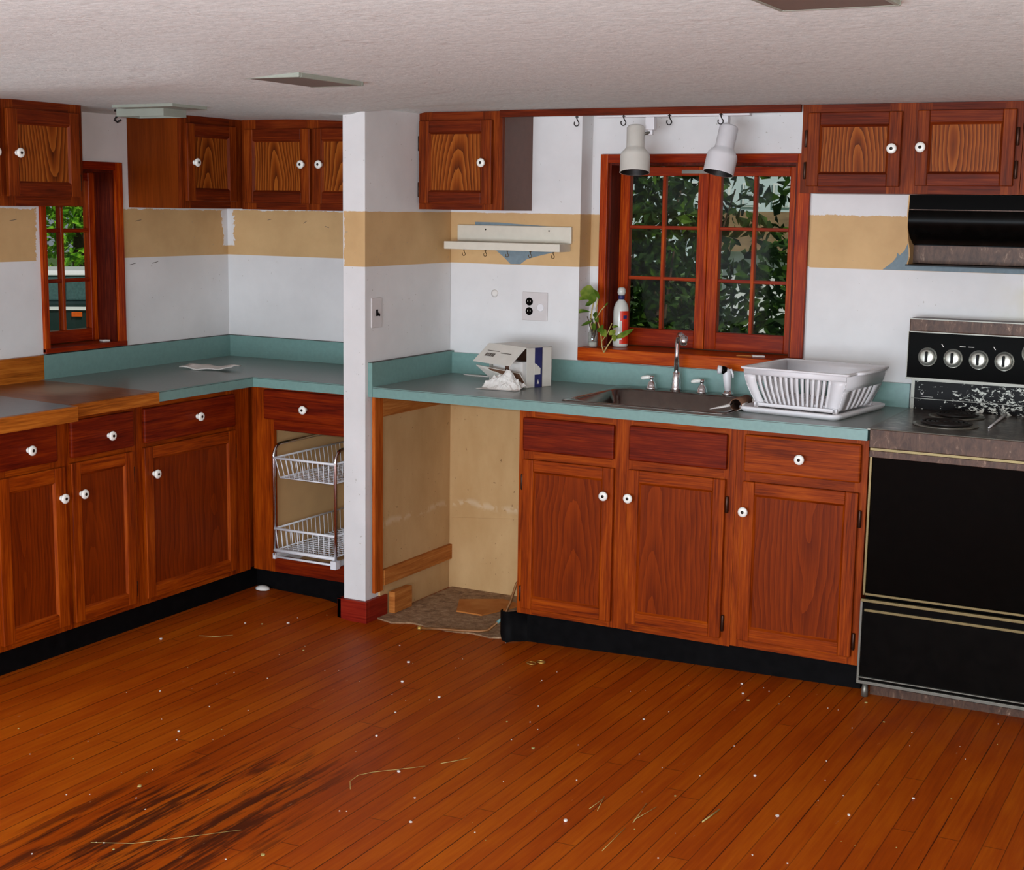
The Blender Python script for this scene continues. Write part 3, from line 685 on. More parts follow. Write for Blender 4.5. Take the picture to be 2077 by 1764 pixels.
# ------------------------------------------------------------------ counters
c = thing('countertop', (-1.7, -.4, .879), 'teal laminate corner countertop left of the white column', 'countertop')
b = MB(); b.m(0).prism([(XL, -1.2, .874), (XL, 0, .874), (-1.138, 0, .874), (-1.138, -.637, .874), (-1.606, -.637, .874), (-1.606, -1.214, .874)], (0, 0, .0394))
b.m(1).prism([(-1.6055, -1.2135, .9095), (-1.6055, -.6375, .9095), (-1.138, -.6375, .9095), (-1.138, -.636, .9095), (-1.607, -.636, .9095), (-1.607, -1.2135, .9095)], (0, 0, .0016))
b.m(2).prism([(XL, -1.2, .914), (XL, 0, .914), (-1.138, 0, .914), (-1.138, -.635, .914), (-1.608, -.635, .914), (-1.608, -1.2138, .9134)], (0, 0, .0006))
b.build('top', ['teal', 'tealdark', 'topgrey'], c)
b = MB(); b.box(XL, XL+.02, -1.185, -.0005, .914, 1.012).box(XL+.02, -1.138, -.02, -.0005, .914, 1.012)
b.m(1).box(XL, XL+.0195, -1.1845, -.001, 1.012, 1.0135).box(XL+.0195, -1.138, -.0195, -.001, 1.012, 1.0135)
b.build('backsplash', ['teal', 'tealdark'], c)
c = thing('countertop', (-1.9, -1.43, .879), 'worn wooden countertop section between the teal and grey tops', 'countertop')
b = MB(); b.m(0).prism([(XL, -1.60, .874), (XL, -1.2005, .874), (-1.612, -1.2145, .874), (-1.612, -1.675, .874)], (0, 0, .040))
b.m(1).prism([(-1.612, -1.2145, .868), (-1.600, -1.2145, .868), (-1.600, -1.675, .868), (-1.612, -1.675, .868)], (0, 0, .045))
b.build('top', ['woodtop', 'butcher'], c)
b = MB(); b.box(XL, XL+.02, -1.60, -1.186, .914, 1.012); b.build('backsplash', 'butcher', c)
c = thing('countertop', (-1.9, -1.9, .879), 'grey countertop section with a light wooden front edge, nearest the camera', 'countertop')
b = MB(); b.m(0).prism([(XL, -2.3, .874), (XL, -1.6005, .874), (-1.575, -1.6806, .874), (-1.575, -2.3, .874)], (0, 0, .040))
b.m(1).prism([(-1.575, -1.6806, .862), (-1.555, -1.683, .862), (-1.555, -2.3, .862), (-1.575, -2.3, .862)], (0, 0, .052))
b.build('top', ['greylam', 'butcher'], c)
b = MB(); b.box(XL, XL+.02, -2.3, -1.6015, .914, 1.012); b.build('backsplash', 'butcher', c)
c = thing('countertop', (0, -.3, .879), 'long teal laminate countertop around the sink', 'countertop')
b = MB(); hx0, hx1, hy0, hy1 = -.19, .42, -.555, -.075
for a in ((-1.0325, hx0, -.637, -.0005), (hx1, .961, -.637, -.0005), (hx0, hx1, -.637, hy0), (hx0, hx1, hy1, -.0005)): b.box(a[0], a[1], a[2], a[3], .874, .9134)
b.m(1).box(-1.0125, .9605, -.6375, -.636, .9095, .911)
for a in ((-1.0325, hx0, -.635, -.0005), (hx1, .9595, -.635, -.0005), (hx0, hx1, -.635, hy0), (hx0, hx1, hy1, -.0005)): b.m(2).box(a[0], a[1], a[2], a[3], .9134, .9140)
b.build('top', ['teal', 'tealdark', 'topgrey'], c)
b = MB(); b.box(-1.0125, .952, -.02, -.0005, .914, 1.003).box(-1.0325, -1.0125, -.640, -.0005, .874, 1.010)
b.m(1).box(-1.032, -1.0118, -.6395, -.02, 1.010, 1.0115)
b.build('backsplash', ['teal', 'tealdark'], c)

# ------------------------------------------------------------------ sink, faucet, sprayer
def rrect(x0, x1, y0, y1, r, z, n=6):
    pts = []
    for cx, cy, a0 in ((x1-r, y1-r, 0), (x0+r, y1-r, PI/2), (x0+r, y0+r, PI), (x1-r, y0+r, 1.5*PI)):
        for k in range(n+1):
            a = a0+PI/2*k/n; pts.append((cx+r*math.cos(a), cy+r*math.sin(a), z))
    return pts
b = MB()
b.rings([rrect(-.215, .445, -.585, -.035, .03, .9145), rrect(-.215, .445, -.585, -.035, .03, .9175), rrect(-.205, .435, -.575, -.045, .03, .9195),
         rrect(-.188, .418, -.556, -.116, .06, .9175), rrect(-.182, .412, -.550, -.122, .07, .912), rrect(-.172, .402, -.54, -.132, .075, .80), rrect(-.155, .385, -.522, -.15, .08, .765), rrect(-.02, .25, -.40, -.27, .06, .757)], False, True)
sk = b.build('kitchen_sink', 'steel', smooth=True, origin=(.115, -.31, .757))
tag(sk, 'single-bowl stainless steel sink set into the teal counter', 'sink')
MB().lathe([(.042, 0), (.042, .003), (.03, .002), (.028, -.004)], (.115, -.335, .758), (0, 0, 1), 20).build('drain', 'chrome', sk)
c = thing('faucet', (.05, -.068, .9185), 'chrome bridge faucet with tall swivel spout and white lever handles', 'faucet')
b = MB(); b.lathe([(.024, 0), (.0185, .012), (.0175, .04), (.0145, .066), (.0105, .074)], (.047, -.068, .9185), (0, 0, 1), 20)
b.tube([(.047, -.068, .99), (.047, -.068, 1.06), (.048, -.068, 1.105), (.052, -.072, 1.128), (.062, -.085, 1.140), (.078, -.105, 1.142), (.092, -.122, 1.136)], .0105, 14)
b.lathe([(.006, -.004), (.014, .004), (.0165, .018), (.0145, .034), (.008, .038)], (.097, -.128, 1.142), (.12, -.16, -1), 16)
b.build('spout', 'chrome', c, smooth=True)
def handle(x, y):
    b = MB(); b.lathe([(.024, 0), (.0195, .004), (.0185, .014), (.015, .024), (.008, .031), (.007, .037), (.0105, .042), (.009, .050), (.002, .052)], (x, y, .9185), (0, 0, 1), 18)
    h = b.build('handle', 'chrome', c, smooth=True)
    b = MB(); b.tube([(x-.004, y-.003, .965), (x-.012, y-.006, .9645), (x-.030, y-.012, .961), (x-.040, y-.015, .959)], [.006, .0078, .0082, .005], 12)
    b.build('lever', 'ceramic', h, smooth=True)['label'] = 'white lever'
handle(-.058, -.068); handle(.156, -.068)
c = thing('sink_sprayer', (.266, -.075, .9185), 'white pull-out sink sprayer standing right of the faucet', 'sprayer')
MB().lathe([(.022, 0), (.022, .006), (.016, .010), (.014, .016)], (.266, -.075, .9185), (0, 0, 1), 18).build('collar', 'chrome', c, smooth=True)
b = MB(); b.lathe([(.012, .0), (.014, .02), (.0165, .05), (.0165, .07), (.014, .082), (.004, .088)], (.266, -.075, .934), (-.1, 0, 1), 16)
b.tube([(.262, -.075, 1.012), (.276, -.073, 1.016), (.283, -.072, .998), (.284, -.072, .985)], [.005, .005, .004, .003], 8)
b.build('body', 'white', c, smooth=True)
b = MB(); b.lathe([(.013, 0), (.016, .012), (.014, .02)], (.259, -.078, 1.013), (-1, -.5, .1), 16)
b.build('collar_ring', 'blackpl', c, smooth=True)
b = MB(); b.lathe([(.014, .019), (.017, .023), (.0165, .034), (.010, .036)], (.259, -.078, 1.013), (-1, -.5, .1), 16)
b.build('nozzle', 'white', c, smooth=True)

# ------------------------------------------------------------------ dish drainer on its tray
ang = math.radians(-8)
c = thing('drip_tray', (.668, -.285, .9145), 'white plastic drip tray under the dish drainer', 'tray', rotz=ang)
b = MB(); tx, ty = .195, .225
b.rings([rrect(-tx+.012, tx-.012, -ty+.012, ty-.012, .03, 0), rrect(-tx, tx, -ty, ty, .035, .012), rrect(-tx, tx, -ty, ty, .035, .020), rrect(-tx+.008, tx-.008, -ty+.008, ty-.008, .03, .022), rrect(-tx+.02, tx-.02, -ty+.02, ty-.02, .02, .010)])
for k in range(7): b.box(-.15+k*.05-.004, -.15+k*.05+.004, -.19, .19, .010, .013)
b.build('tray', 'white', c, origin=(0, 0, 0))
ang2 = math.radians(-7)
c = thing('dish_drainer', (.672, -.292, .9370), 'white slotted plastic dish drainer standing on its drip tray', 'dish rack', rotz=ang2)
X0, X1, Y0, Y1 = -.200, .200, -.185, .185          # top rim
BX, BY = .155, .150                                  # bottom half sizes
ZT = .135
def side(axis, sgn, n, half_top, half_bot, dist_top, dist_bot, gap_frac, a0, a1, tmax=.82):
    """one slotted wall of the drainer: solid ends, a top band, slats and open slots"""
    b = MB(); th = .004
    def q(s_, t):                                   # s in -1..1 along, t 0..1 up
        bulge = math.sin(t*PI*.5)
        d = dist_bot+(dist_top-dist_bot)*bulge; h = half_bot+(half_top-half_bot)*bulge
        z = t*ZT
        return Vector((s_*h, sgn*d, z)) if axis == 'x' else Vector((sgn*d, s_*h, z))
    nrm = Vector((0, sgn*th, 0)) if axis == 'x' else Vector((sgn*th, 0, 0))
    ts = [tmax*k/8 for k in range(9)]
    def strip(s0, s1, T):
        loop = [q(s0, t) for t in T]; loop2 = [q(s1, t) for t in T]
        rr = [[p, p2, p2-nrm, p-nrm] for p, p2 in zip(loop, loop2)]
        b.rings(rr)
    strip(-1, 1, [tmax+(1-tmax)*k/4 for k in range(5)]); strip(-1, a0, ts); strip(a1, 1, ts)
    for k in range(n):
        s0 = a0+(a1-a0)*(k+gap_frac)/n; s1 = a0+(a1-a0)*(k+1)/n
        strip(s0, s1, ts)
    return b
wn = side('x', -1, 14, .195, .155, .183, .150, .5, -.78, .72); o = wn.build('front_wall', 'white', c, origin=(0, 0, 0))
side('x', 1, 14, .195, .155, .183, .150, .5, -.78, .72, .5).build('back_wall', 'white', c, origin=(0, 0, 0))
side('y', 1, 4, .183, .150, .195, .155, .40, -.60, .55, .56).build('side_wall', 'white', c, origin=(0, 0, 0))
side('y', -1, 4, .183, .150, .195, .155, .40, -.60, .55, .56).build('side_wall', 'white', c, origin=(0, 0, 0))
b = MB()
b.rings([rrect(-.194, .194, -.182, .182, .012, ZT-.004), rrect(-.206, .206, -.194, .194, .014, ZT-.004), rrect(-.207, .207, -.195, .195, .014, ZT+.003), rrect(-.194, .194, -.182, .182, .012, ZT+.004), rrect(-.194, .194, -.182, .182, .012, ZT-.004)], False, False)
b.tube([(.207, -.12, ZT), (.225, -.10, ZT+.002), (.225, .10, ZT+.002), (.207, .12, ZT)], .006, 8)
b.build('rim', 'white', c, origin=(0, 0, 0))
b = MB(); b.box(-BX, BX, -BY, BY, 0, .004)
for k in range(9): b.box(-.13+k*.0325-.003, -.13+k*.0325+.003, -.14, .14, .004, .018)
for sx, sy in ((-1, -1), (1, -1), (-1, 1), (1, 1)): b.box(sx*.15-.008, sx*.15+.008, sy*.158-.006, sy*.158+.006, -.006, .012)
b.box(-.152, .152, -.164, -.158, -.002, .010)
b.build('bottom', 'white', c, origin=(0, 0, 0))

# ------------------------------------------------------------------ loose things on the sink counter
c = thing('paper_towel_roll', (.45, -.45, .9145), 'nearly empty paper towel roll lying by the sink, brown tube showing', 'paper roll')
b = MB(); p0 = Vector((.441, -.480, .9385)); p1 = Vector((.436, -.345, .9385)); ax = (p1-p0)
L = ax.length; an = ax.normalized()
b.lathe([(.0195, 0), (.0215, .0), (.0215, L), (.0195, L), (.0195, 0)], p0, an, 22, False, False)
b.build('tube', 'card', c, smooth=True)
b = MB()
rr = []
for k in range(11):                                  # sheet cradles the tube underneath and trails off to the left
    a = .1-k*.36; o_ = Vector((math.cos(a)*.0232, 0, math.sin(a)*.0232)); rr.append((p0+an*.004+o_, p0+an*(L*.55)+o_))
rr += [(Vector((.428, -.50, .933)), Vector((.415, -.415, .940))), (Vector((.395, -.515, .926)), Vector((.39, -.44, .930))), (Vector((.36, -.525, .9205)), Vector((.372, -.475, .9215)))]
loop = [[a, b_, b_+Vector((0, 0, .0015)), a+Vector((0, 0, .0015))] for a, b_ in rr]
b.rings(loop); b.build('sheet', 'paper', c, smooth=True)
def crumple(name, loc, sx, sy, sz, seed, mat, label, cat, n=14, peak=(.0, .0)):
    rr = random.Random(seed); b = MB(); V = []
    off = Vector((seed*3.1, seed*1.7, 0))
    for j in range(n+1):
        row = []
        for i in range(n+1):
            u, v = i/n*2-1, j/n*2-1
            r_ = math.hypot(u-peak[0], v-peak[1])
            nn = mnoise.noise(Vector((u*2.3, v*2.3, 0))+off)*.5+mnoise.noise(Vector((u*5, v*5, 3))+off)*.45+abs(mnoise.noise(Vector((u*8, v*8, 5))+off))*.3
            edge = 1+.22*mnoise.noise(Vector((u*1.7, v*1.7, 7))+off)
            z = max(.0005, (1-r_*.95)*sz+nn*sz*.55) if r_ < 1.3 else .001
            row.append(b.bm.verts.new((loc[0]+u*sx*edge, loc[1]+v*sy*edge, loc[2]+max(.0005, z))))
        V.append(row)
    for j in range(n):
        for i in range(n): b.bm.faces.new((V[j][i], V[j][i+1], V[j+1][i+1], V[j+1][i]))
    o = b.build(name, mat); tag(o, label, cat)
    sld = o.modifiers.new('thickness', 'SOLIDIFY'); sld.thickness = .0012; sld.offset = 1
    return o
crumple('crumpled_paper_towel', (.450, -.265, .9145), .022, .042, .045, 5, 'paper', 'crumpled white paper towel between the roll and the dish drainer', 'paper towel')
# tissue box, opened, with a pile of tissues spilling out in front
bang = math.radians(-22)
bc = Vector((-.575, -.215, .9145))
c = thing('tissue_box', bc, 'torn-open white cardboard box with navy stripe on the counter', 'box', rotz=bang)
hx, hy, hz = .118, .066, .160
b = MB()
b.m(0).box(-hx, hx, hy-.002, hy, 0, hz).box(-hx, hx, -hy, hy, 0, .002).box(hx-.002, hx, -hy, hy, 0, hz).box(-hx, -hx+.002, -hy, hy, 0, hz).box(-hx, hx, -hy, hy, hz-.002, hz)
b.m(1).box(-hx+.003, hx-.003, hy-.004, hy-.002, .002, hz-.004)
b.m(2).box(hx, hx+.0006, -.024, .014, .0, hz-.001)
b.m(0).prism([(hx+.0005, -.026, .098), (hx+.0005, -.016, .094), (hx+.0005, .006, .076), (hx+.0005, .006, .052), (hx+.0005, -.026, .052)], (.0006, 0, 0))
b.m(0).prism([(hx+.0005, -.012, .014), (hx+.0005, -.0, .014), (hx+.0005, -.006, .032)], (.0006, 0, 0))
b.m(3).box(hx, hx+.0008, .0135, .0155, 0, hz)
b.build('carton', ['offwhite', 'carddk', 'navy', 'blackpl'], c, origin=(0, 0, 0))
b = MB(); b.m(0).prism([(-hx-.005, -hy, hz), (hx-.006, -hy, hz), (hx-.030, -hy-.062, hz-.072), (-hx-.032, -hy-.062, hz-.072)], (0, .001, .002))
for (s0, s1, t0, t1) in ((.14, .46, .36, .385), (.52, .80, .42, .45), (.17, .22, .50, .66), (.235, .26, .50, .66), (.275, .32, .5, .66), (.335, .36, .5, .66), (.37, .41, .5, .66)):
    P4 = []
    for s_, t in ((s0, t0), (s1, t0), (s1, t1), (s0, t1)):
        P4.append((-hx-.005+(2*hx-.001)*s_-.026*t, -hy-.0005-.062*t, hz-.072*t+.0022))
    b.m(1).prism(P4, (0, -.0004, .0005))
b.build('top_flap', ['offwhite', 'ink'], c, origin=(0, 0, 0))
b = MB(); b.m(0).prism([(-hx-.03, -hy-.045, .070), (hx-.02, -hy-.020, .058), (hx-.004, -hy, .012), (-hx+.02, -hy, .012)], (0, .001, .002))
b.m(1).prism([(-hx-.028, -hy-.044, .0725), (hx-.022, -hy-.020, .0605), (hx-.006, -hy, .0145), (-hx+.022, -hy, .0145)], (0, .0003, .0006))
b.m(1).prism([(-hx+.035, -hy-.0385, .0655), (hx-.021, -hy-.0212, .0575), (hx-.006, -hy-.0015, .016), (-hx+.11, -hy-.012, .028)], (0, -.0006, -.0004))
b.build('front_flap', ['offwhite', 'card'], c, origin=(0, 0, 0))
b = MB(); b.m(0).box(-hx+.02, hx-.03, -hy+.004, -hy+.05, .01, .10).m(1).box(-.02, .004, -hy+.003, -hy+.004, .06, .1)
b.build('tissue_stack', ['paper', 'carddk'], c, origin=(0, 0, 0))
crumple('tissue_pile', (-.560, -.392, .9145), .084, .052, .070, 9, 'paper', 'heap of white tissues spilling out in front of the torn box', 'tissues', 22, (.05, .4))
b = MB(); b.prism([(-.93, -.06, .9148), (-.86, -.05, .9148), (-.80, -.075, .9148), (-.86, -.085, .9148)], (0, 0, .003))
tag(b.build('paper_scrap', 'paper'), 'thin white paper scrap on the counter left of the torn box', 'paper')
# folded cloth on the corner counter
b = MB(); V = []
n, k2 = 12, 5
for j in range(k2+1):
    V.append([b.bm.verts.new((-2.035+.215*i/n+.02*(j/k2), -.60+.085*j/k2+.05*i/n+.006*math.sin(i*.9), .9150+.010*(abs(i/n-.45)**2*3)+.006*(1+math.sin(i*1.1+j*.8))*.5+(.008 if 3 <= j else 0))) for i in range(n+1)])
for j in range(k2):
    for i in range(n): b.bm.faces.new((V[j][i], V[j][i+1], V[j+1][i+1], V[j+1][i]))
o = b.build('folded_paper', 'paper', smooth=True); tag(o, 'flat folded white cloth on the teal corner counter', 'cloth')
sld = o.modifiers.new('thickness', 'SOLIDIFY'); sld.thickness = .004; sld.offset = 1

# ------------------------------------------------------------------ things on the window sill
c = thing('houseplant', (-.368, .035, 1.0585), 'leggy green plant rooting in a glass jar on the window sill', 'plant')
b = MB(); b.lathe([(.018, 0), (.0205, .004), (.0205, .06), (.017, .066), (.018, .072), (.0165, .072), (.0155, .066), (.019, .058), (.019, .006)], (-.368, .035, 1.0586), (0, 0, 1), 18)
b.build('jar', 'jar', c, smooth=True)
b = MB(); b.lathe([(.0185, .004), (.0185, .022), (.001, .023)], (-.368, .035, 1.0586), (0, 0, 1), 16); b.build('pebbles', 'paper', c)
b = MB(); rr = random.Random(3)
for k in range(10):
    p = Vector((-.368, .035, 1.085)); path = [p]
    for q in range(5):
        p = p+Vector((rr.uniform(-.009, .009), rr.uniform(-.007, .007), rr.uniform(.008, .026))); path.append(p)
    b.tube(path, .0022, 5)
b.build('roots', 'bark', c)
def leaf(b, base, tip, width, droop=.0, side_=None):
    base, tip = Vector(base), Vector(tip); d = tip-base
    s_ = Vector(side_) if side_ else d.cross(Vector((0, -1, .3)))
    s_ = (s_-d.normalized()*s_.dot(d.normalized())).normalized()
    up_ = s_.cross(d).normalized(); n = 6; rows = []
    for i in range(n+1):
        t = i/n; wd = width*math.sin(PI*min(1, t*.93+.05))**.8*(1 if t < .98 else .2)
        cpt = base+d*t+Vector((0, 0, droop*math.sin(PI*t)))
        rows.append([cpt-s_*wd*.5+up_*wd*.16, cpt, cpt+s_*wd*.5+up_*wd*.16])
    vr = [[b.bm.verts.new(p) for p in r] for r in rows]
    for a, c2 in zip(vr, vr[1:]):
        for i in range(2): f = b.bm.faces.new((a[i], a[i+1], c2[i+1], c2[i])); f.smooth = True; f.material_index = b.mi
b = MB()
b.tube([(-.372, .035, 1.12), (-.378, .03, 1.16), (-.372, .025, 1.21), (-.36, .02, 1.255)], .0028, 6)
b.tube([(-.362, .035, 1.12), (-.352, .028, 1.17), (-.350, .02, 1.22), (-.338, .01, 1.262)], .0028, 6)
b.tube([(-.365, .03, 1.12), (-.345, .01, 1.18), (-.318, 0, 1.215), (-.30, 0, 1.235)], .0024, 6)
b.tube([(-.35, .02, 1.19), (-.325, .0, 1.15), (-.31, -.012, 1.11), (-.30, -.022, 1.07), (-.288, -.03, 1.046)], .0026, 6)
b.tube([(-.288, -.03, 1.046), (-.275, -.02, 1.075), (-.255, -.01, 1.11), (-.248, -.005, 1.14)], .0028, 6)
b.tube([(-.305, -.015, 1.09), (-.285, -.008, 1.12), (-.268, .0, 1.165)], .0022, 6)
b.build('stems', 'stem', c)
b = MB()
for ba, ti, wd, dr in (((-.352, .012, 1.262), (-.415, .0, 1.288), .06, .012), ((-.338, .008, 1.264), (-.322, -.02, 1.288), .045, .01), ((-.345, .01, 1.258), (-.375, -.01, 1.268), .045, 0),
                       ((-.375, .02, 1.258), (-.458, .0, 1.240), .016, .010), ((-.378, .02, 1.205), (-.456, .0, 1.188), .016, .010), ((-.36, .015, 1.25), (-.39, .0, 1.23), .02, 0),
                       ((-.35, .01, 1.205), (-.336, -.01, 1.186), .022, 0), ((-.36, .01, 1.17), (-.402, -.01, 1.148), .014, .0), ((-.325, .0, 1.145), (-.30, -.02, 1.125), .036, .006), ((-.31, -.01, 1.13), (-.282, -.02, 1.110), .030, .006),
                       ((-.252, -.006, 1.105), (-.165, -.01, 1.148), .024, -.004), ((-.25, -.005, 1.135), (-.272, -.02, 1.118), .024, 0), ((-.265, -.005, 1.15), (-.235, -.01, 1.155), .012, 0), ((-.255, -.01, 1.095), (-.24, -.02, 1.12), .026, 0),
                       ((-.30, .0, 1.235), (-.285, -.005, 1.248), .008, 0), ((-.352, .02, 1.19), (-.33, .0, 1.165), .02, 0), ((-.36, .02, 1.16), (-.345, .0, 1.13), .018, 0)):
    leaf(b, ba, ti, wd, dr)
b.build('leaves', 'pothos', c)
c = thing('bottle', (-.284, .125, 1.0585), 'clear glass bottle with red label and faceted stopper on the sill', 'bottle')
b = MB(); b.lathe([(.028, 0), (.0315, .004), (.0320, .012), (.0320, .146), (.0300, .164), (.0235, .182), (.0125, .195), (.0115, .205), (.0115, .212)], (-.284, .125, 1.0586), (0, 0, 1), 26)
b.build('body', 'bottle', c, smooth=True)
b = MB(); R_ = .0326
def arc(a0, a1, z0, z1, mi, rad):
    b.m(mi); n = 10; rows = []
    for i in range(n+1):
        a = a0+(a1-a0)*i/n; x, y = -.284+rad*math.cos(a), .125+rad*math.sin(a)
        rows.append([(x, y, 1.0586+z0), (x, y, 1.0586+z1)])
    vr = [[b.bm.verts.new(p) for p in r] for r in rows]
    for a_, c_ in zip(vr, vr[1:]): f = b.bm.faces.new((a_[0], a_[1], c_[1], c_[0])); f.material_index = mi; f.smooth = True
arc(-1.30, .25, .014, .150, 0, .0324); arc(-.85, -.3, .118, .132, 1, .0326); arc(-1.3, -1.0, .03, .11, 2, .0326)
b.build('label', ['red', 'navy', 'paper'], c)
b = MB(); b.lathe([(.0130, .197), (.0140, .210), (.0125, .213)], (-.284, .125, 1.0586), (0, 0, 1), 16); b.build('neck_band', 'navy', c)
b = MB(); b.lathe([(.009, .213), (.0155, .217), (.0180, .226), (.0165, .240), (.011, .246), (.005, .247)], (-.284, .125, 1.0586), (0, 0, 1), 8); b.build('stopper', 'bottle', c)
b = MB(); b.prism([(.315, .06, 1.0583), (.36, .075, 1.0583), (.345, .10, 1.0583), (.30, .09, 1.0583)], (0, 0, .005))
tag(b.build('paint_chip', 'paper'), 'flake of white paint at the right end of the sink window sill', 'paint chip')
b = MB(); b.prism([(.25, .055, 1.0583), (.31, .062, 1.0583), (.30, .075, 1.0583), (.26, .07, 1.0583)], (0, 0, .004))
tag(b.build('wood_splinter', 'pine'), 'small wooden splinter beside the paint flake on the sill', 'splinter')
b = MB(); b.prism([(XL-.03, -.80, 1.0363), (XL-.02, -.77, 1.0363), (XL-.05, -.765, 1.0363), (XL-.06, -.79, 1.0363)], (0, 0, .006))
tag(b.build('paint_chip', 'paper'), 'flake of white paint on the ledge of the small left window', 'paint chip')

# ------------------------------------------------------------------ white shelf with cup hooks
c = thing('wall_shelf', (-.73, -.05, 1.449), 'small cream wall shelf with a row of cup hooks underneath', 'shelf')
MB().box(-.994, -.454, -.016, -.001, 1.481, 1.550).build('back_board', 'cream', c, bevel=.004)
MB().box(-1.007, -.462, -.104, -.001, 1.449, 1.481).build('board', 'cream', c, bevel=.002)
HK = None
def jhook(b, x, y, z, s_=1.0):
    b.tube([(x, y, z), (x, y, z-.008*s_)], .0022*s_, 8); b.lathe([(.005*s_, 0), (.005*s_, .002*s_)], (x, y, z-.004*s_), (0, 0, 1), 10)
    path = [(x, y, z-.008*s_)]
    for k in range(11):
        a = math.radians(60-k*28); path.append((x+.0075*s_*math.cos(a)*1.0-.001, y, z-.021*s_+.0075*s_*math.sin(a)))
    b.tube(path, .0016*s_, 6)
for k, x in enumerate((-.925, -.822, -.718, -.610, -.505)):
    if HK is None:
        b = MB(); jhook(b, 0, 0, 0, .95); HK = b.build('cup_hook', 'hook', c, origin=(0, 0, 0)); HK.location = Vector((x, -.075, 1.449))-ORIG[c.name]
    else: place_copy(HK, c, (x, -.075, 1.449))
for x in (-.855, -.555): MB().lathe([(.0035, 0), (.0035, .001)], (x, -.016, 1.532), (0, -1, 0), 10).build('screw', 'screw', c)
# four larger hooks under the wooden fascia
hk = None
for x, lab in ((-.311, 'dark cup hook under the fascia, left of the spotlights and nearest the brown cabinet side'), (-.115, 'dark cup hook under the fascia, above the left spotlight'),
               (.071, 'dark cup hook under the fascia, between the two spotlights'), (.273, 'dark cup hook under the fascia, above the right spotlight')):
    if hk is None:
        b = MB(); jhook(b, 0, 0, 0, 1.35); hk = b.build('cup_hook', 'darkhook', None, origin=(0, 0, 0)); o = hk
    else:
        o = hk.copy(); COL.objects.link(o)
    o.location = (x, -.281, 1.977); tag(o, lab, 'hook', 'hooks under the wooden fascia')

# ------------------------------------------------------------------ track light
c = thing('track_light', (-.01, -.04, 1.976), 'white ceiling track with two can spotlights in front of the window', 'track light')
MB().box(-.333, .306, -.062, -.030, 1.983, 2.0035).build('track', 'white', c, bevel=.002)
def lamp(x_ad, top, bot, mats, rim=True):
    """one spot head: adapter under the track, can from top to bot"""
    b = MB(); b.box(x_ad-.019, x_ad+.019, -.058, -.030, 1.934, 1.983).box(x_ad-.010, x_ad+.010, -.052, -.036, 1.915, 1.934)
    h = b.build('adapter', 'white', c, bevel=.002)
    top, bot = Vector(top), Vector(bot); ax = bot-top; L = ax.length
    b = MB(); b.tube([(x_ad, -.046, 1.925), (x_ad+(top.x-x_ad)*.6, top.y+.01, top.z-.03)], .006, 8)
    b.build('arm', 'silver', h)
    b = MB()
    b.m(0).lathe([(.002, -.004), (.030, -.003), (.0355, .004), (.0355, L*.44), (.040, L*.49), (.055, L*.58), (.0585, L*.64), (.0585, L*.985), (.0600, L), (.0565, L)], top, ax, 32, True, False)
    b.m(1).lathe([(.0565, L), (.0545, L*.95), (.052, L*.66), (.03, L*.55), (.001, L*.52)], top, ax, 32, False, False)
    o = b.build('lamp_can', mats, h, smooth=True)
    b = MB(); b.lathe([(.001, L*.55), (.03, L*.60), (.045, L*.84), (.04, L*.88), (.001, L*.90)], top, ax, 24)
    b.build('bulb', 'blackpl', h, smooth=True)
lamp(-.103, (-.153, -.075, 1.945), (-.139, -.108, 1.768), ['offwhite', 'darkhook'])
lamp(.200, (.231, -.075, 1.942), (.209, -.115, 1.766), ['white', 'darkhook'])

# ------------------------------------------------------------------ ceiling fixtures
def ceiling_fixture(x0, x1, y0, y1, z, label):
    c = thing('ceiling_fixture', ((x0+x1)/2, (y0+y1)/2, z-.009), label, 'ceiling fixture', 'rectangular ceiling fixtures')
    r = .011; b = MB()
    b.box(x0, x1, y0, y0+r, z-.009, z+.02).box(x0, x1, y1-r, y1, z-.009, z+.02).box(x0, x0+r, y0+r, y1-r, z-.009, z+.02).box(x1-r, x1, y0+r, y1-r, z-.009, z+.02)
    b.build('frame', 'fixframe', c, bevel=.003)
    MB().box(x0+r, x1-r, y0+r, y1-r, z-.008, z+.015).build('panel', 'fixpanel', c)
    return c
ceiling_fixture(-.595, -.325, -2.045, -1.72, 1.987, 'flush rectangular ceiling fixture with brown panel, in front of the white column')
ceiling_fixture(1.285, 1.510, -3.08, -2.735, 2.004, 'flush rectangular ceiling fixture with brown panel, cut by the top of the photo')
c = thing('ceiling_fixture', (-1.70, -1.10, 1.944), 'pale green box-shaped ceiling fixture hanging down near the small window', 'ceiling fixture', 'rectangular ceiling fixtures')
MB().box(-1.80, -1.505, -1.215, -1.020, 1.974, 1.988).build('flange', 'fixframe', c, bevel=.001)
b = MB(); b.box(-1.850, -1.616, -1.138, -1.134, 1.947, 1.976).box(-1.620, -1.616, -1.134, -1.010, 1.947, 1.976).box(-1.850, -1.846, -1.134, -1.010, 1.947, 1.976).box(-1.846, -1.620, -1.014, -1.010, 1.947, 1.976)
b.build('housing', 'fixframe', c)
MB().box(-1.846, -1.620, -1.134, -1.014, 1.968, 1.974).build('panel', 'fixpanel', c)
b = MB(); b.box(-1.985, -1.965, -1.005, -.985, 1.976, 1.984)
b.tube([(-1.975, -.995, 1.978), (-1.968, -.995, 1.966), (-1.982, -.998, 1.955), (-1.99, -1.0, 1.944), (-1.975, -1.0, 1.936), (-1.958, -.998, 1.944)], .004, 7)
tag(b.build('ceiling_hook', 'darkhook'), 'dark iron hook screwed into the ceiling beside the pale green fixture', 'hook')

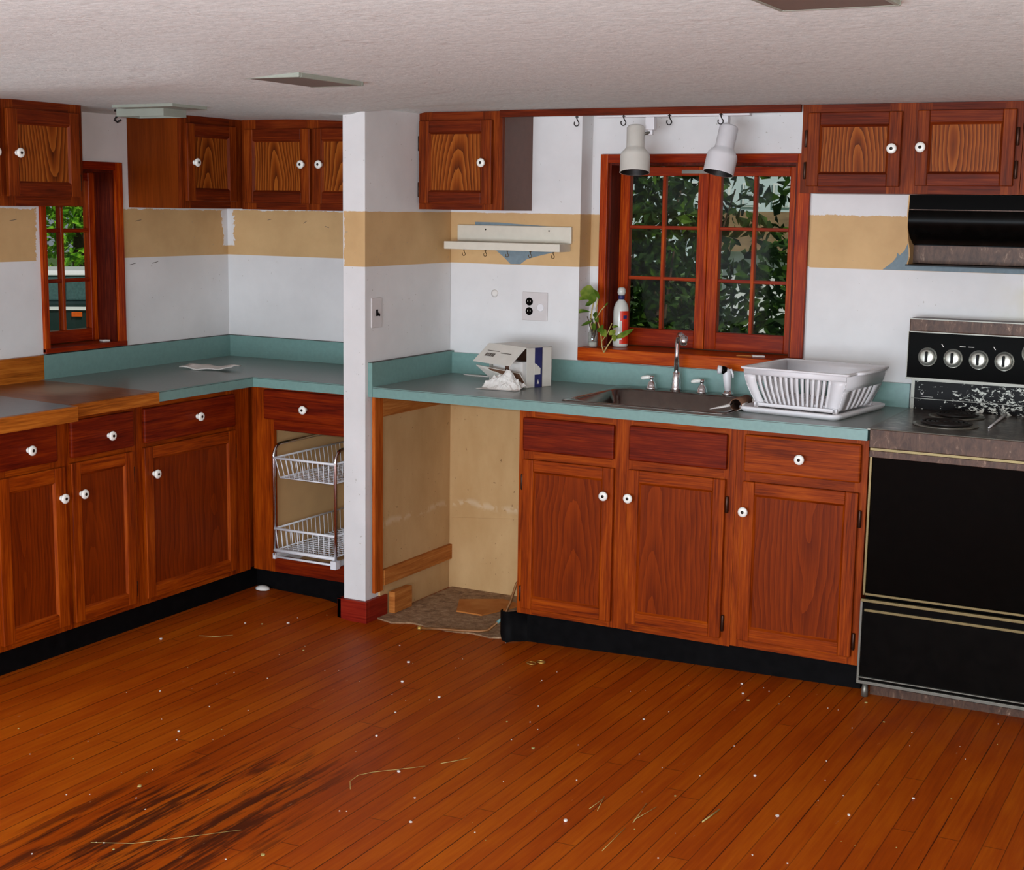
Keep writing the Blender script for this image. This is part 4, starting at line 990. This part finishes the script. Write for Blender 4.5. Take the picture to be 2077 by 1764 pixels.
# ------------------------------------------------------------------ wall plates
c = thing('outlet_plate', (-.621, -.004, 1.158), 'white double wall plate with black outlet above the torn box', 'outlet')
MB().box(-.680, -.562, -.006, -.0003, 1.158, 1.277).build('plate', 'plate', c, bevel=.002)
for z in (1.237, 1.197):
    b = MB(); b.lathe([(.0165, 0), (.0165, .0035), (.015, .0045)], (-.646, -.005, z), (0, -1, 0), 24); o = b.build('socket', 'blackgl', c)
    b = MB(); b.box(-.653, -.651, -.0105, -.0095, z-.002, z+.006).box(-.641, -.639, -.0105, -.0095, z-.002, z+.006); b.build('slot', 'offwhite', o)
b = MB(); b.lathe([(.017, 0), (.017, .003), (.014, .004)], (-.594, -.005, 1.214), (0, -1, 0), 20); b.build('blank_cover', 'white', c)
c = thing('light_switch', (-1.03, -.584, 1.146), 'light switch plate with dark toggle on the side of the white column', 'switch')
MB().box(-1.0328, -1.027, -.620, -.548, 1.146, 1.264).build('plate', 'plate', c, bevel=.002)
b = MB(); b.box(-1.0275, -1.0255, -.590, -.578, 1.192, 1.218).prism([(-1.0265, -.588, 1.198), (-1.0265, -.580, 1.198), (-1.0265, -.580, 1.208), (-1.0265, -.588, 1.208)], (.012, 0, -.006))
b.build('toggle', 'blackpl', c)

# ------------------------------------------------------------------ range hood
c = thing('range_hood', (1.36, -.14, 1.447), 'black metal range hood under the right wall cabinet', 'range hood')
hx0, hx1 = .966, 1.735
b = MB(); prof = [(-.001, 1.690), (-.262, 1.690), (-.268, 1.640), (-.268, 1.580), (-.262, 1.556), (-.20, 1.50), (-.16, 1.478), (-.14, 1.447), (-.001, 1.447)]
b.prism([(hx0, y, z) for y, z in [(-.001, 1.690), (-.262, 1.690), (-.272, 1.640), (-.275, 1.585), (-.255, 1.540), (-.225, 1.505), (-.215, 1.475), (-.24, 1.449), (-.001, 1.449)]], (.004, 0, 0))
b.build('side_cheek', 'tan', c)
b = MB(); b.box(hx0+.004, hx1, -.264, -.001, 1.640, 1.690); b.build('control_band', 'blackgl', c)
b = MB()
pr_ = [(-.264, 1.640), (-.270, 1.630), (-.272, 1.600), (-.266, 1.575), (-.235, 1.545), (-.185, 1.522), (-.160, 1.515)]
r0 = [(hx0+.004, y, z) for y, z in pr_]; r1_ = [(hx1, y, z) for y, z in pr_]
b.rings([r0, r1_], False, False, closed=False); b.box(hx0+.004, hx1, -.17, -.001, 1.515, 1.640)
b.build('canopy', 'blackpl', c)
b = MB(); b.box(hx0+.004, hx1, -.165, -.001, 1.452, 1.514); b.build('lower_face', 'scratch', c)
b = MB(); b.box(hx0, hx1, -.262, -.001, 1.446, 1.450); b.build('bottom_lip', 'blackpl', c)
b = MB(); b.box(hx0+.004, hx1, -.2665, -.26, 1.638, 1.641).box(hx0+.004, hx1, -.167, -.16, 1.512, 1.516); b.build('trim_line', 'scratch', c)

# ------------------------------------------------------------------ stove
c = thing('stove', (1.355, -.34, 0), 'black freestanding electric stove with silver control knobs', 'stove')
s0, s1 = .976, 1.736
MB().box(s0+.004, s1-.004, -.625, -.03, .03, .900).build('body', 'blackpl', c)
b = MB(); b.m(0).box(s0, s1, -.66, -.06, .900, .921); b.m(1).box(s0, s1, -.668, -.655, .858, .919)
b.m(2).box(s0, s1, -.670, -.655, .919, .9225)
b.build('cooktop', ['cooktop', 'scratch', 'silver'], c, bevel=.002)
MB().box(s0-.012, s0, -.655, -.06, .9145, .9195).build('side_trim', 'silver', c)
def burner(x, y, r):
    b = MB(); b.lathe([(r+.022, 0), (r+.024, .003), (r+.012, .004), (r*.7, -.0005), (.01, -.0008)], (x, y, .9215), (0, 0, 1), 32, False, True)
    o = b.build('burner', 'silver', c, smooth=True)
    b = MB(); path = []
    for k in range(90):
        a = k/89*2*PI*4; rr_ = r*(.22+.78*k/89); path.append((x+rr_*math.cos(a), y+rr_*math.sin(a), .931))
    b.tube(path, .0048, 6); b.build('coil', 'darkhook', o, smooth=True)
burner(1.175, -.445, .085); burner(1.165, -.215, .072); burner(1.535, -.445, .072); burner(1.535, -.215, .085)
b = MB(); b.m(0).box(s0-.004, s1, -.072, -.012, .915, 1.030); b.m(1).box(s0-.004, s1, -.075, -.060, .958, .960).box(s0-.004, s1, -.078, -.060, 1.024, 1.031).box(s0-.006, s0+.006, -.075, -.06, .918, 1.03)
b.build('backsplash', ['splashenamel', 'silver'], c)
# small pale letter mark on the splash
b = MB(); wx, wz = 1.005, .972
for q in (((0, .012), (.0025, 0)), ((.0025, 0), (.005, .009)), ((.005, .009), (.0075, 0)), ((.0075, 0), (.010, .012))):
    (a0, z0_), (a1, z1_) = q; b.tube([(wx+a0, -.0725, wz+z0_), (wx+a1, -.0725, wz+z1_)], .0009, 5)
b.box(wx, wx+.045, -.0728, -.0718, wz-.006, wz-.005)
b.build('badge', 'paper', c)
tilt = .02
b = MB(); b.m(0).prism([(s0-.016, -.118, 1.040), (s0-.016, -.100, 1.205), (s0-.016, -.02, 1.205), (s0-.016, -.02, 1.040)], (s1-s0+.016, 0, 0))
b.build('control_panel', ['blackgl'], c)
b = MB(); b.m(0).box(s0-.018, s1, -.106, -.015, 1.205, 1.252)
b.build('panel_cap', ['scratch'], c, bevel=.004)
b = MB(); b.box(s0-.018, s1, -.125, -.02, 1.034, 1.040).box(s0-.018, s0-.0155, -.119, -.10, 1.04, 1.205).box(s0-.016, s1, -.109, -.10, 1.202, 1.206).box(s0-.018, s1, -.108, -.10, 1.249, 1.2525)
b.build('panel_trim', 'silver', c)
b = MB()
for x in (1.075, 1.255): b.prism([(x, -.107, 1.165), (x+.003, -.107, 1.165), (x+.010, -.106, 1.154), (x+.007, -.106, 1.154)], (0, -.001, 0))
b.box(1.14, 1.16, -.107, -.105, 1.158, 1.160).box(1.17, 1.19, -.107, -.105, 1.158, 1.160)
for x in (1.02, 1.115, 1.205, 1.30): b.box(x, x+.004, -.1145, -.112, 1.064, 1.069)
b.box(.99, 1.012, -.1145, -.112, 1.065, 1.067).box(1.307, 1.335, -.1145, -.112, 1.065, 1.067)
b.build('panel_marks', 'paper', c)
kn0 = None
def stove_knob(x, z, s_=1.0):
    global kn0
    if kn0 is None:
        b = MB(); ax = (0, -1, .1)
        b.m(0).lathe([(.034, 0), (.034, .004), (.029, .006), (.027, .016), (.020, .019), (.0001, .0195)], (0, 0, 0), ax, 32)
        b.m(1).box(-.0045, .0045, -.030, -.014, -.017, .021)
        kn0 = b.build('control_knob', ['knobsilver', 'blackpl'], c, origin=(0, 0, 0)); o = kn0; o.location = Vector((x, -.110, z))-ORIG[c.name]
        for p in o.data.polygons: p.use_smooth = p.material_index == 0
        bv = o.modifiers.new('bevel', 'BEVEL'); bv.width = .002; bv.segments = 1; bv.limit_method = 'ANGLE'
    else: o = place_copy(kn0, c, (x, -.110, z))
    o.scale = (s_, s_, s_)
for x in (1.030, 1.120, 1.209, 1.297): stove_knob(x, 1.116)
stove_knob(1.392, 1.150, 1.15)
od = MB().box(s0+.012, s1-.012, -.662, -.627, .362, .828).build('oven_door', 'blackgl', c, bevel=.003)
b = MB(); b.m(0).box(s0+.002, s1-.002, -.668, -.628, .826, .848)
b.m(1).box(s0+.008, s1-.008, -.6665, -.660, .354, .362).box(s0+.004, s0+.012, -.6665, -.64, .354, .83).box(s1-.012, s1-.004, -.6665, -.64, .354, .83)
b.build('door_trim', ['scratch', 'goldtrim'], od, bevel=.001)
b = MB(); b.box(s0+.004, s1-.004, -.668, -.640, .849, .857); b.build('front_trim', 'goldtrim', c)
dw = MB().box(s0+.004, s1-.004, -.660, -.627, .055, .338).build('warming_drawer', 'blackpl', c, bevel=.003)
b = MB(); b.m(0).box(s0, s1, -.668, -.655, .331, .341).box(s0+.012, s1-.01, -.667, -.655, .298, .307)
b.m(1).box(s0-.002, s0+.006, -.667, -.64, .05, .335).box(s0-.002, s1, -.668, -.64, .045, .056).box(s0+.0, s1, -.670, -.66, .066, .070)
b.build('drawer_trim', ['goldtrim', 'silver'], dw, bevel=.001)
b = MB(); b.box(s0+.03, s1-.03, -.60, -.05, -.012, .045); b.build('kick_plate', 'scratch', c)
b = MB(); b.lathe([(.012, 0), (.012, .02), (.008, .05)], (s0+.02, -.63, -.009), (0, 0, 1), 10); b.build('foot', 'silver', c)
b = MB(); b.tube([(1.318, -.455, .9255), (1.316, -.36, .9262), (1.315, -.24, .9275), (1.314, -.12, .929)], [.003, .0035, .005, .007], 8)  # thin pale tapered bar, thicker towards the back
tag(b.build('pale_stick', 'white'), 'thin pale stick shape across the middle of the cooktop', 'stick')

# ------------------------------------------------------------------ pull-out wire rack in the open cabinet
c = thing('wire_rack', (-1.345, -.36, .125), 'two-tier chrome and white wire pull-out rack in the doorless cabinet', 'wire rack')
xa, xb, yf, yb = -1.502, -1.192, -.640, -.10
for x in (xa, xb):
    b = MB(); r_ = .05
    path = [(x, yf, .170), (x, yf, .56)]+[(x, yf+r_-r_*math.cos(a), .600-.0+r_*math.sin(a)-.01) for a in [k*PI/16 for k in range(9)]]+[(x, yb, .640)]
    b.tube(path, .0068, 10); b.tube([(x, yb, .640), (x, yb, .170)], .0068, 10)
    b.build('hoop', 'chrome', c, smooth=True)
def basket(z0, z1, inset):
    b = MB(); x0, x1, y0, y1 = xa+.006, xb-.006, yf+.002, yb-.01
    i0, i1, j0, j1 = x0+inset, x1-inset, y0+inset, y1-inset
    rim = [(x0, y0, z1), (x1, y0, z1), (x1, y1, z1), (x0, y1, z1), (x0, y0, z1)]
    for p, q in zip(rim, rim[1:]): b.tube([p, q], .0042, 6)
    b.tube([(x0-.004, y0-.004, z1), (x1+.004, y0-.004, z1)], .0055, 8)
    lo = [(i0, j0, z0), (i1, j0, z0), (i1, j1, z0), (i0, j1, z0), (i0, j0, z0)]
    for p, q in zip(lo, lo[1:]): b.tube([p, q], .003, 6)
    n = 11
    for k in range(n+1):
        t = k/n; xt, xbm = x0+(x1-x0)*t, i0+(i1-i0)*t
        b.tube([(xt, y0, z1), (xbm, j0, z0), (xbm, j1, z0), (xt, y1, z1)], .0021, 5)
    n = 17
    for k in range(n+1):
        t = k/n; yt, ybm = y0+(y1-y0)*t, j0+(j1-j0)*t
        b.tube([(x0, yt, z1), (i0, ybm, z0), (i1, ybm, z0), (x1, yt, z1)], .0021, 5)
    b.build('basket', 'wire', c)
basket(.500, .585, .014); basket(.195, .285, .006)
b = MB()
b.tube([(xa, yf, .192), (xb, yf, .192)], .008, 10); b.tube([(xa+.02, yf-.006, .166), (xb, yf-.006, .166)], .005, 8)
for x in (xa, xb): b.box(x-.006, x+.006, yf-.005, yb, .155, .178)
b.box(xb-.012, xb+.014, yf-.02, yf+.01, .152, .185)
for x in (xa, xb): b.box(x-.012, x+.012, -.58, yb, .1255, .156)
b.build('slide', 'wire', c)

# ------------------------------------------------------------------ bits on the floor
b = MB(); b.box(-.965, -.945, 0, 0, 0, 0) if False else b
b.box(-1.014, -.985, -.515, -.38, -.038, .052)
tag(b.build('wood_block', 'pine', bevel=.002), 'short raw wooden block standing in the gap beside the column base', 'wood block')
b = MB(); b.prism([(-.86, -.20, -.0385), (-.70, -.10, -.0385), (-.585, -.14, -.0385), (-.66, -.36, -.0385), (-.78, -.36, -.0385)], (0, 0, .006))
tag(b.build('scrap_board', 'pine'), 'flat scrap of brown board on the dirty subfloor in the gap', 'board')
b = MB(); path = [(-.785, -.648, -.036), (-.70, -.620, -.034), (-.62, -.60, -.033), (-.545, -.575, -.031), (-.522, -.555, -.028), (-.505, -.53, -.010), (-.485, -.515, .012), (-.470, -.505, .040), (-.452, -.50, .085), (-.43, -.495, .16), (-.374, -.48, .24)]
c = thing('supply_pipe', (-.57, -.5, -.046), 'thin bent copper pipe running out of the dishwasher gap onto the floor', 'pipe')
b.tube(path, .0055, 8); b.build('pipe', 'copper', c, smooth=True)
b = MB(); b.lathe([(.004, -.012), (.010, -.008), (.011, 0), (.008, .006), (.003, .008)], (-.785, -.648, -.036), (-1, -.35, 0), 12); b.build('end_cap', 'brass', c, smooth=True)
b = MB(); b.tube([(-.498, -.523, -.002), (-.485, -.515, .012), (-.474, -.508, .032)], .0068, 8); b.build('sleeve', 'teal', c)
b = MB(); b.lathe([(.030, 0), (.026, .008), (.012, .014), (.001, .015)], (-1.60, -.598, .0005), (.05, 0, 1), 9)
for v in b.bm.verts: v.co.x = -1.60+(v.co.x+1.60)*1.1
tag(b.build('plaster_chunk', 'paper'), 'small white chunk of plaster on the floor by the corner toe kick', 'plaster chunk')
b = MB()
for cx_, cy_, r_ in ((-.192, -.818, .014), (-.166, -.79, .013)):
    z_ = zf(cx_)+.004; b.tube([(cx_+r_*1.2*math.cos(a), cy_+r_*math.sin(a), z_) for a in [k*2*PI/16 for k in range(17)]], .0024, 6)
tag(b.build('brass_links', 'brass'), 'pair of small brass links on the floor in front of the sink cabinet', 'links')
b = MB(); rr = random.Random(11)
spots = [(-1.49, -1.36), (-1.36, -1.02), (-1.24, -.90), (-1.30, -.99), (-1.02, -1.10), (-.74, -.86), (-.60, -1.02), (-.50, -1.22), (-.30, -1.30), (-.28, -1.72), (-.35, -1.50), (.03, -1.42), (.22, -1.60), (-.05, -1.95), (.10, -2.10), (.18, -2.25), (.42, -1.20), (.62, -.80), (.66, -.86), (.58, -.70), (1.02, -.70), (1.12, -.86), (.90, -1.50), (1.05, -1.75), (1.22, -1.65), (1.35, -1.45), (.75, -1.75), (.55, -2.05), (-1.15, -1.75), (-.85, -2.0), (-.65, -2.4), (-.42, -2.75), (-.30, -2.85), (-.05, -2.6), (.3, -2.7)]
spots += [(rr.uniform(-1.3, 1.5), rr.uniform(-2.9, -.62)) for _ in range(120)]
for k, (x, y) in enumerate(spots):
    if x < -1.1-.0 and y > -.7: continue
    s_ = rr.uniform(.003, .0065) if k < 35 else rr.uniform(.0010, .0026)
    z_ = zf(x)+.0006; n = 6; a0 = rr.uniform(0, 6)
    b.m(0 if rr.random() < .75 else 1)
    b.prism([(x+s_*rr.uniform(.7, 1.2)*math.cos(a0+i*2*PI/n), y+s_*rr.uniform(.7, 1.2)*math.sin(a0+i*2*PI/n), z_) for i in range(n)], (0, 0, s_*.6))
def straw(pts, r_=.0009, mi=1):
    b.m(mi); b.tube([(x, y, zf(x)+.0025) for x, y in pts], r_, 5)
straw([(-.10, -2.13), (-.135, -2.08), (-.14, -2.03), (-.115, -1.99), (-.05, -1.93), (.0, -1.88)]); straw([(.03, -1.84), (.06, -1.80), (.085, -1.76)])
straw([(.884, -1.887), (.896, -1.786)], .0022); straw([(.60, -1.95), (.575, -1.85)]); straw([(.575, -1.95), (.58, -1.86)]); straw([(.72, -1.98), (.70, -1.84)]); straw([(.715, -1.96), (.735, -1.85)]); straw([(.72, -2.18), (.715, -2.02)])
straw([(-1.40, -1.25), (-1.34, -1.22), (-1.30, -1.17)]); straw([(-.50, -2.75), (-.40, -2.70), (-.30, -2.60), (-.2, -2.5)], .0006)
o = b.build('floor_litter', ['paper', 'stem']); tag(o, 'white specks, flakes and straws scattered over the wooden floor', 'litter', kind='stuff')

# ------------------------------------------------------------------ outside the windows
def leaf_cloud(name, parent, mat, n, fn, smin, smax, seed):
    rr = random.Random(seed); b = bmesh.new(); k = 0
    while k < n:
        p = fn(rr)
        if p is None: continue
        k += 1
        p = Vector(p); s_ = rr.uniform(smin, smax)
        d = Vector((rr.gauss(0, 1), rr.gauss(0, 1), rr.gauss(-.5, .8))).normalized()
        e = d.cross(Vector((rr.gauss(0, 1), rr.gauss(0, 1), rr.gauss(0, 1)))).normalized()
        f_ = d.cross(e)*s_*.12
        v = [b.verts.new(q) for q in (p, p+d*s_*.45+e*s_*.26+f_, p+d*s_, p+d*s_*.45-e*s_*.26+f_, p+d*s_*.5)]
        b.faces.new((v[0], v[1], v[4])); b.faces.new((v[1], v[2], v[4])); b.faces.new((v[2], v[3], v[4])); b.faces.new((v[3], v[0], v[4]))
    me = bpy.data.meshes.new(name); b.to_mesh(me); b.free(); me.materials.append(M[mat])
    o = bpy.data.objects.new(name, me); COL.objects.link(o)
    if parent is not None: o.parent = parent; o.location = -ORIG[parent.name]
    return o
def bush(name, base, rad, height, n, mat, label, seed, smin=.05, smax=.11, cat='bush', low=.0):
    c = thing(name, base, label, cat, 'greenery outside the sink window')
    B = Vector(base)
    def fn(rr):
        u = Vector((rr.gauss(0, 1), rr.gauss(0, 1), rr.gauss(0, 1))).normalized()*rr.random()**.4
        return (B.x+u.x*rad[0], B.y+u.y*rad[1], B.z+height*(.5+low/2)+u.z*height*(.5-low/2))
    leaf_cloud('leaves', c, mat, n, fn, smin, smax, seed)
    b = MB(); rr = random.Random(seed)
    for k in range(7):
        a = k*2.4; p = B.copy(); path = [tuple(p)]
        for q in range(4): p = p+Vector((math.cos(a)*rad[0]*.13+rr.uniform(-.05, .05), math.sin(a)*rad[1]*.13+rr.uniform(-.05, .05), height*.19)); path.append(tuple(p))
        b.tube(path, [.018, .015, .012, .009, .005], 6)
    b.build('stems', 'bark', c)
    return c
GZ = -.75
structure(grid('ground_lawn', -60, 40, 40, .45, 100, 20, lambda x, y: GZ-.012*max(0, y-6), 'lawn'))
lw = grid('ground_side', -60, -2.6, 20, -20, .45, 8, lambda x, y: GZ, 'lawn')
bush('shrub', (-1.02, 1.75, GZ), (.56, .60, 1), 2.85, 5200, 'leaf', 'tall dark leafy shrub filling the left sash of the sink window', 21)
bush('shrub', (0.0, 1.5, GZ), (.44, .55, 1), 2.30, 3600, 'leaf', 'lower dark leafy shrub behind the right sash of the sink window', 22)
bush('shrub', (-1.9, 3.6, GZ), (1.5, .9, 1), 3.3, 4200, 'leaf', 'dense dark shrub standing behind the tall one outside', 23, .07, .14)
# a small tree whose branches hang into the top of the right sash
c = thing('tree', (.55, 2.6, GZ), 'tree whose leafy branch hangs across the top of the right sash', 'tree', 'greenery outside the sink window')
b = MB(); b.tube([(.75, 2.6, GZ), (.72, 2.6, .6), (.65, 2.58, 1.7), (.5, 2.55, 2.6)], [.06, .055, .045, .03], 10)
b.tube([(.65, 2.58, 1.75), (.3, 2.4, 2.1), (-.2, 2.25, 2.15), (-.7, 2.2, 2.05)], [.03, .02, .014, .006], 7)
b.tube([(.3, 2.4, 2.1), (.0, 2.4, 1.98), (-.3, 2.4, 1.9)], [.014, .009, .004], 6)
b.build('trunk', 'bark', c)
def fnt(rr):
    x = rr.uniform(-1.0, 1.2); y = 2.35+rr.gauss(0, .28); z = 2.15+rr.gauss(0, .22)
    lim = 1.80+.08*math.sin(x*9)+.05*math.sin(x*23)
    return (x, y, z) if z > lim else None
leaf_cloud('leaves', c, 'leaf', 430, fnt, .06, .12, 31)
# pale blue house far beyond the yard, and a brown shed
def far(px, d): return px
c = thing('house', (-20, 61, -1.5), 'pale blue house with white-trimmed windows seen through the right sash', 'house')
fx = Vector((.93, .37, 0)).normalized(); fy = Vector((-fx.y, fx.x, 0))
O = Vector((-20.2, 60.8, -2))
def H(u, d, z): return O+fx*u+fy*d+Vector((0, 0, z))
b = MB(); b.prism([H(-7, 0, 0), H(7, 0, 0), H(7, 6, 0), H(-7, 6, 0)], (0, 0, 6.2)); b.build('wall', 'siding', c)
b = MB()
for u in (-3.2, -1.75, -.35, 1.05, 2.4): b.prism([H(u-.42, -.06, 3.75), H(u+.42, -.06, 3.75), H(u+.42, -.06, 4.85), H(u-.42, -.06, 4.85)], -fy*.04)
b.build('window_trim', 'trimwhite', c)
b = MB()
for u in (-3.2, -1.75, -.35, 1.05, 2.4):
    for z in (3.82, 4.34): b.prism([H(u-.32, -.11, z), H(u+.32, -.11, z), H(u+.32, -.11, z+.42), H(u-.32, -.11, z+.42)], -fy*.02)
b.build('window_glass', 'siding', c)
b = MB(); b.prism([H(-7.4, -.5, 6.2), H(-7.4, 6.5, 6.2), H(-7.4, 3, 9)], fx*14.8); b.build('roof', 'roofbrown', c)
c = thing('shed', (-2.9, 9.2, GZ), 'low shed with a brown shingled roof beyond the shrubs', 'shed')
O = Vector((-2.75, 9.3, GZ))
b = MB(); b.prism([H(-.35, 0, 0), H(1.9, 0, 0), H(1.9, 1.6, 0), H(-.35, 1.6, 0)], (0, 0, 2.0)); b.build('wall', 'trimwhite', c)
b = MB(); b.prism([H(-.5, -.2, 1.95), H(-.5, 1.8, 1.95), H(-.5, .8, 2.36)], fx*2.6); b.build('roof', 'roofbrown', c)
# dark car with a white roof on the driveway, seen through the small window
structure(MB().box(-32, -9, 5.5, 22, GZ-.35, GZ-.12).build('ground_driveway', 'drive'))
CG = GZ-.12
c = thing('car', (-15.2, 11.9, CG), 'dark car with a bright white roof parked on the driveway', 'car')
ux = Vector((.80, .60, 0)); uy = Vector((-.60, .80, 0)); O = Vector((-15.3, 11.9, CG))
def K(u, d, z): return O+ux*u+uy*d+Vector((0, 0, z))
body = [(-2.2, .35), (-2.25, .62), (-2.1, .80), (-1.1, .92), (2.0, .95), (2.25, .85), (2.28, .45), (2.2, .3)]
b = MB(); b.prism([K(u, -.85, z) for u, z in body], uy*1.7); b.build('body', 'carbody', c, bevel=.04)
b = MB(); b.prism([K(-1.2, -.76, .92), K(-.55, -.70, 1.32), K(1.7, -.70, 1.34), K(2.1, -.76, .95)], uy*1.46); b.build('cabin_glass', 'carglass', c, bevel=.03)
b = MB(); b.prism([K(-.62, -.74, 1.32), K(-.5, -.70, 1.40), K(1.65, -.70, 1.42), K(1.8, -.74, 1.34)], uy*1.44); b.build('roof', 'carroof', c, bevel=.02)
b = MB()
for u in (-.22, .12, .85): b.prism([K(u-.05, -.775, .92), K(u+.05, -.775, .92), K(u+.05, -.71, 1.34), K(u-.05, -.71, 1.34)], uy*.05)
b.build('pillar', 'carbody', c)
b = MB(); b.prism([K(-2.1, -.87, .80), K(2.2, -.87, .80), K(2.2, -.87, .85), K(-2.1, -.87, .85)], -uy*.02); b.build('side_moulding', 'trimwhite', c)
b = MB(); b.prism([K(.26, -.87, .70), K(.42, -.87, .70), K(.42, -.87, .77), K(.26, -.87, .77)], -uy*.03); b.build('lamp', 'amber', c)
for u in (-1.35, 1.4):
    for d in (-.86, .66):
        b = MB(); b.lathe([(.2, 0), (.31, .01), (.31, .19), (.2, .2)], K(u, d, .31), uy, 18); b.build('wheel', 'tyre', c)
def far_tree(base, r_, h, n, seed, label):
    c = thing('tree', base, label, 'tree', 'sunny trees beyond the driveway')
    B = Vector(base); b = MB(); b.tube([tuple(B), tuple(B+Vector((.1, 0, h*.35))), tuple(B+Vector((.05, .1, h*.7)))], [.16, .13, .07], 8); b.build('trunk', 'bark', c)
    def fn(rr):
        u = Vector((rr.gauss(0, 1), rr.gauss(0, 1), rr.gauss(0, 1))).normalized()*rr.random()**.45
        return (B.x+u.x*r_, B.y+u.y*r_, B.z+h*.58+u.z*h*.46)
    leaf_cloud('leaves', c, 'leaf2', n, fn, .16, .36, seed)
far_tree((-19.5, 16.5, GZ-.2), 2.6, 5.2, 2600, 41, 'sunlit green tree behind the parked car, left of the small window muntin')
far_tree((-15.4, 19.6, GZ-.2), 2.4, 5.0, 2400, 42, 'sunlit green tree behind the parked car, right of the small window muntin')
far_tree((-25.5, 23.5, GZ-.2), 3.6, 7.5, 2600, 43, 'tall sunlit tree farthest back beyond the driveway')
c = thing('shrub', (-6.1, 2.75, GZ), 'sunny low shrub outside the small window, in front of the car', 'bush')
leaf_cloud('leaves', c, 'leaf2', 700, lambda rr: (-6.1+rr.gauss(0, .3), 2.75+rr.gauss(0, .3), GZ+rr.uniform(.1, 1.32)), .05, .12, 51)
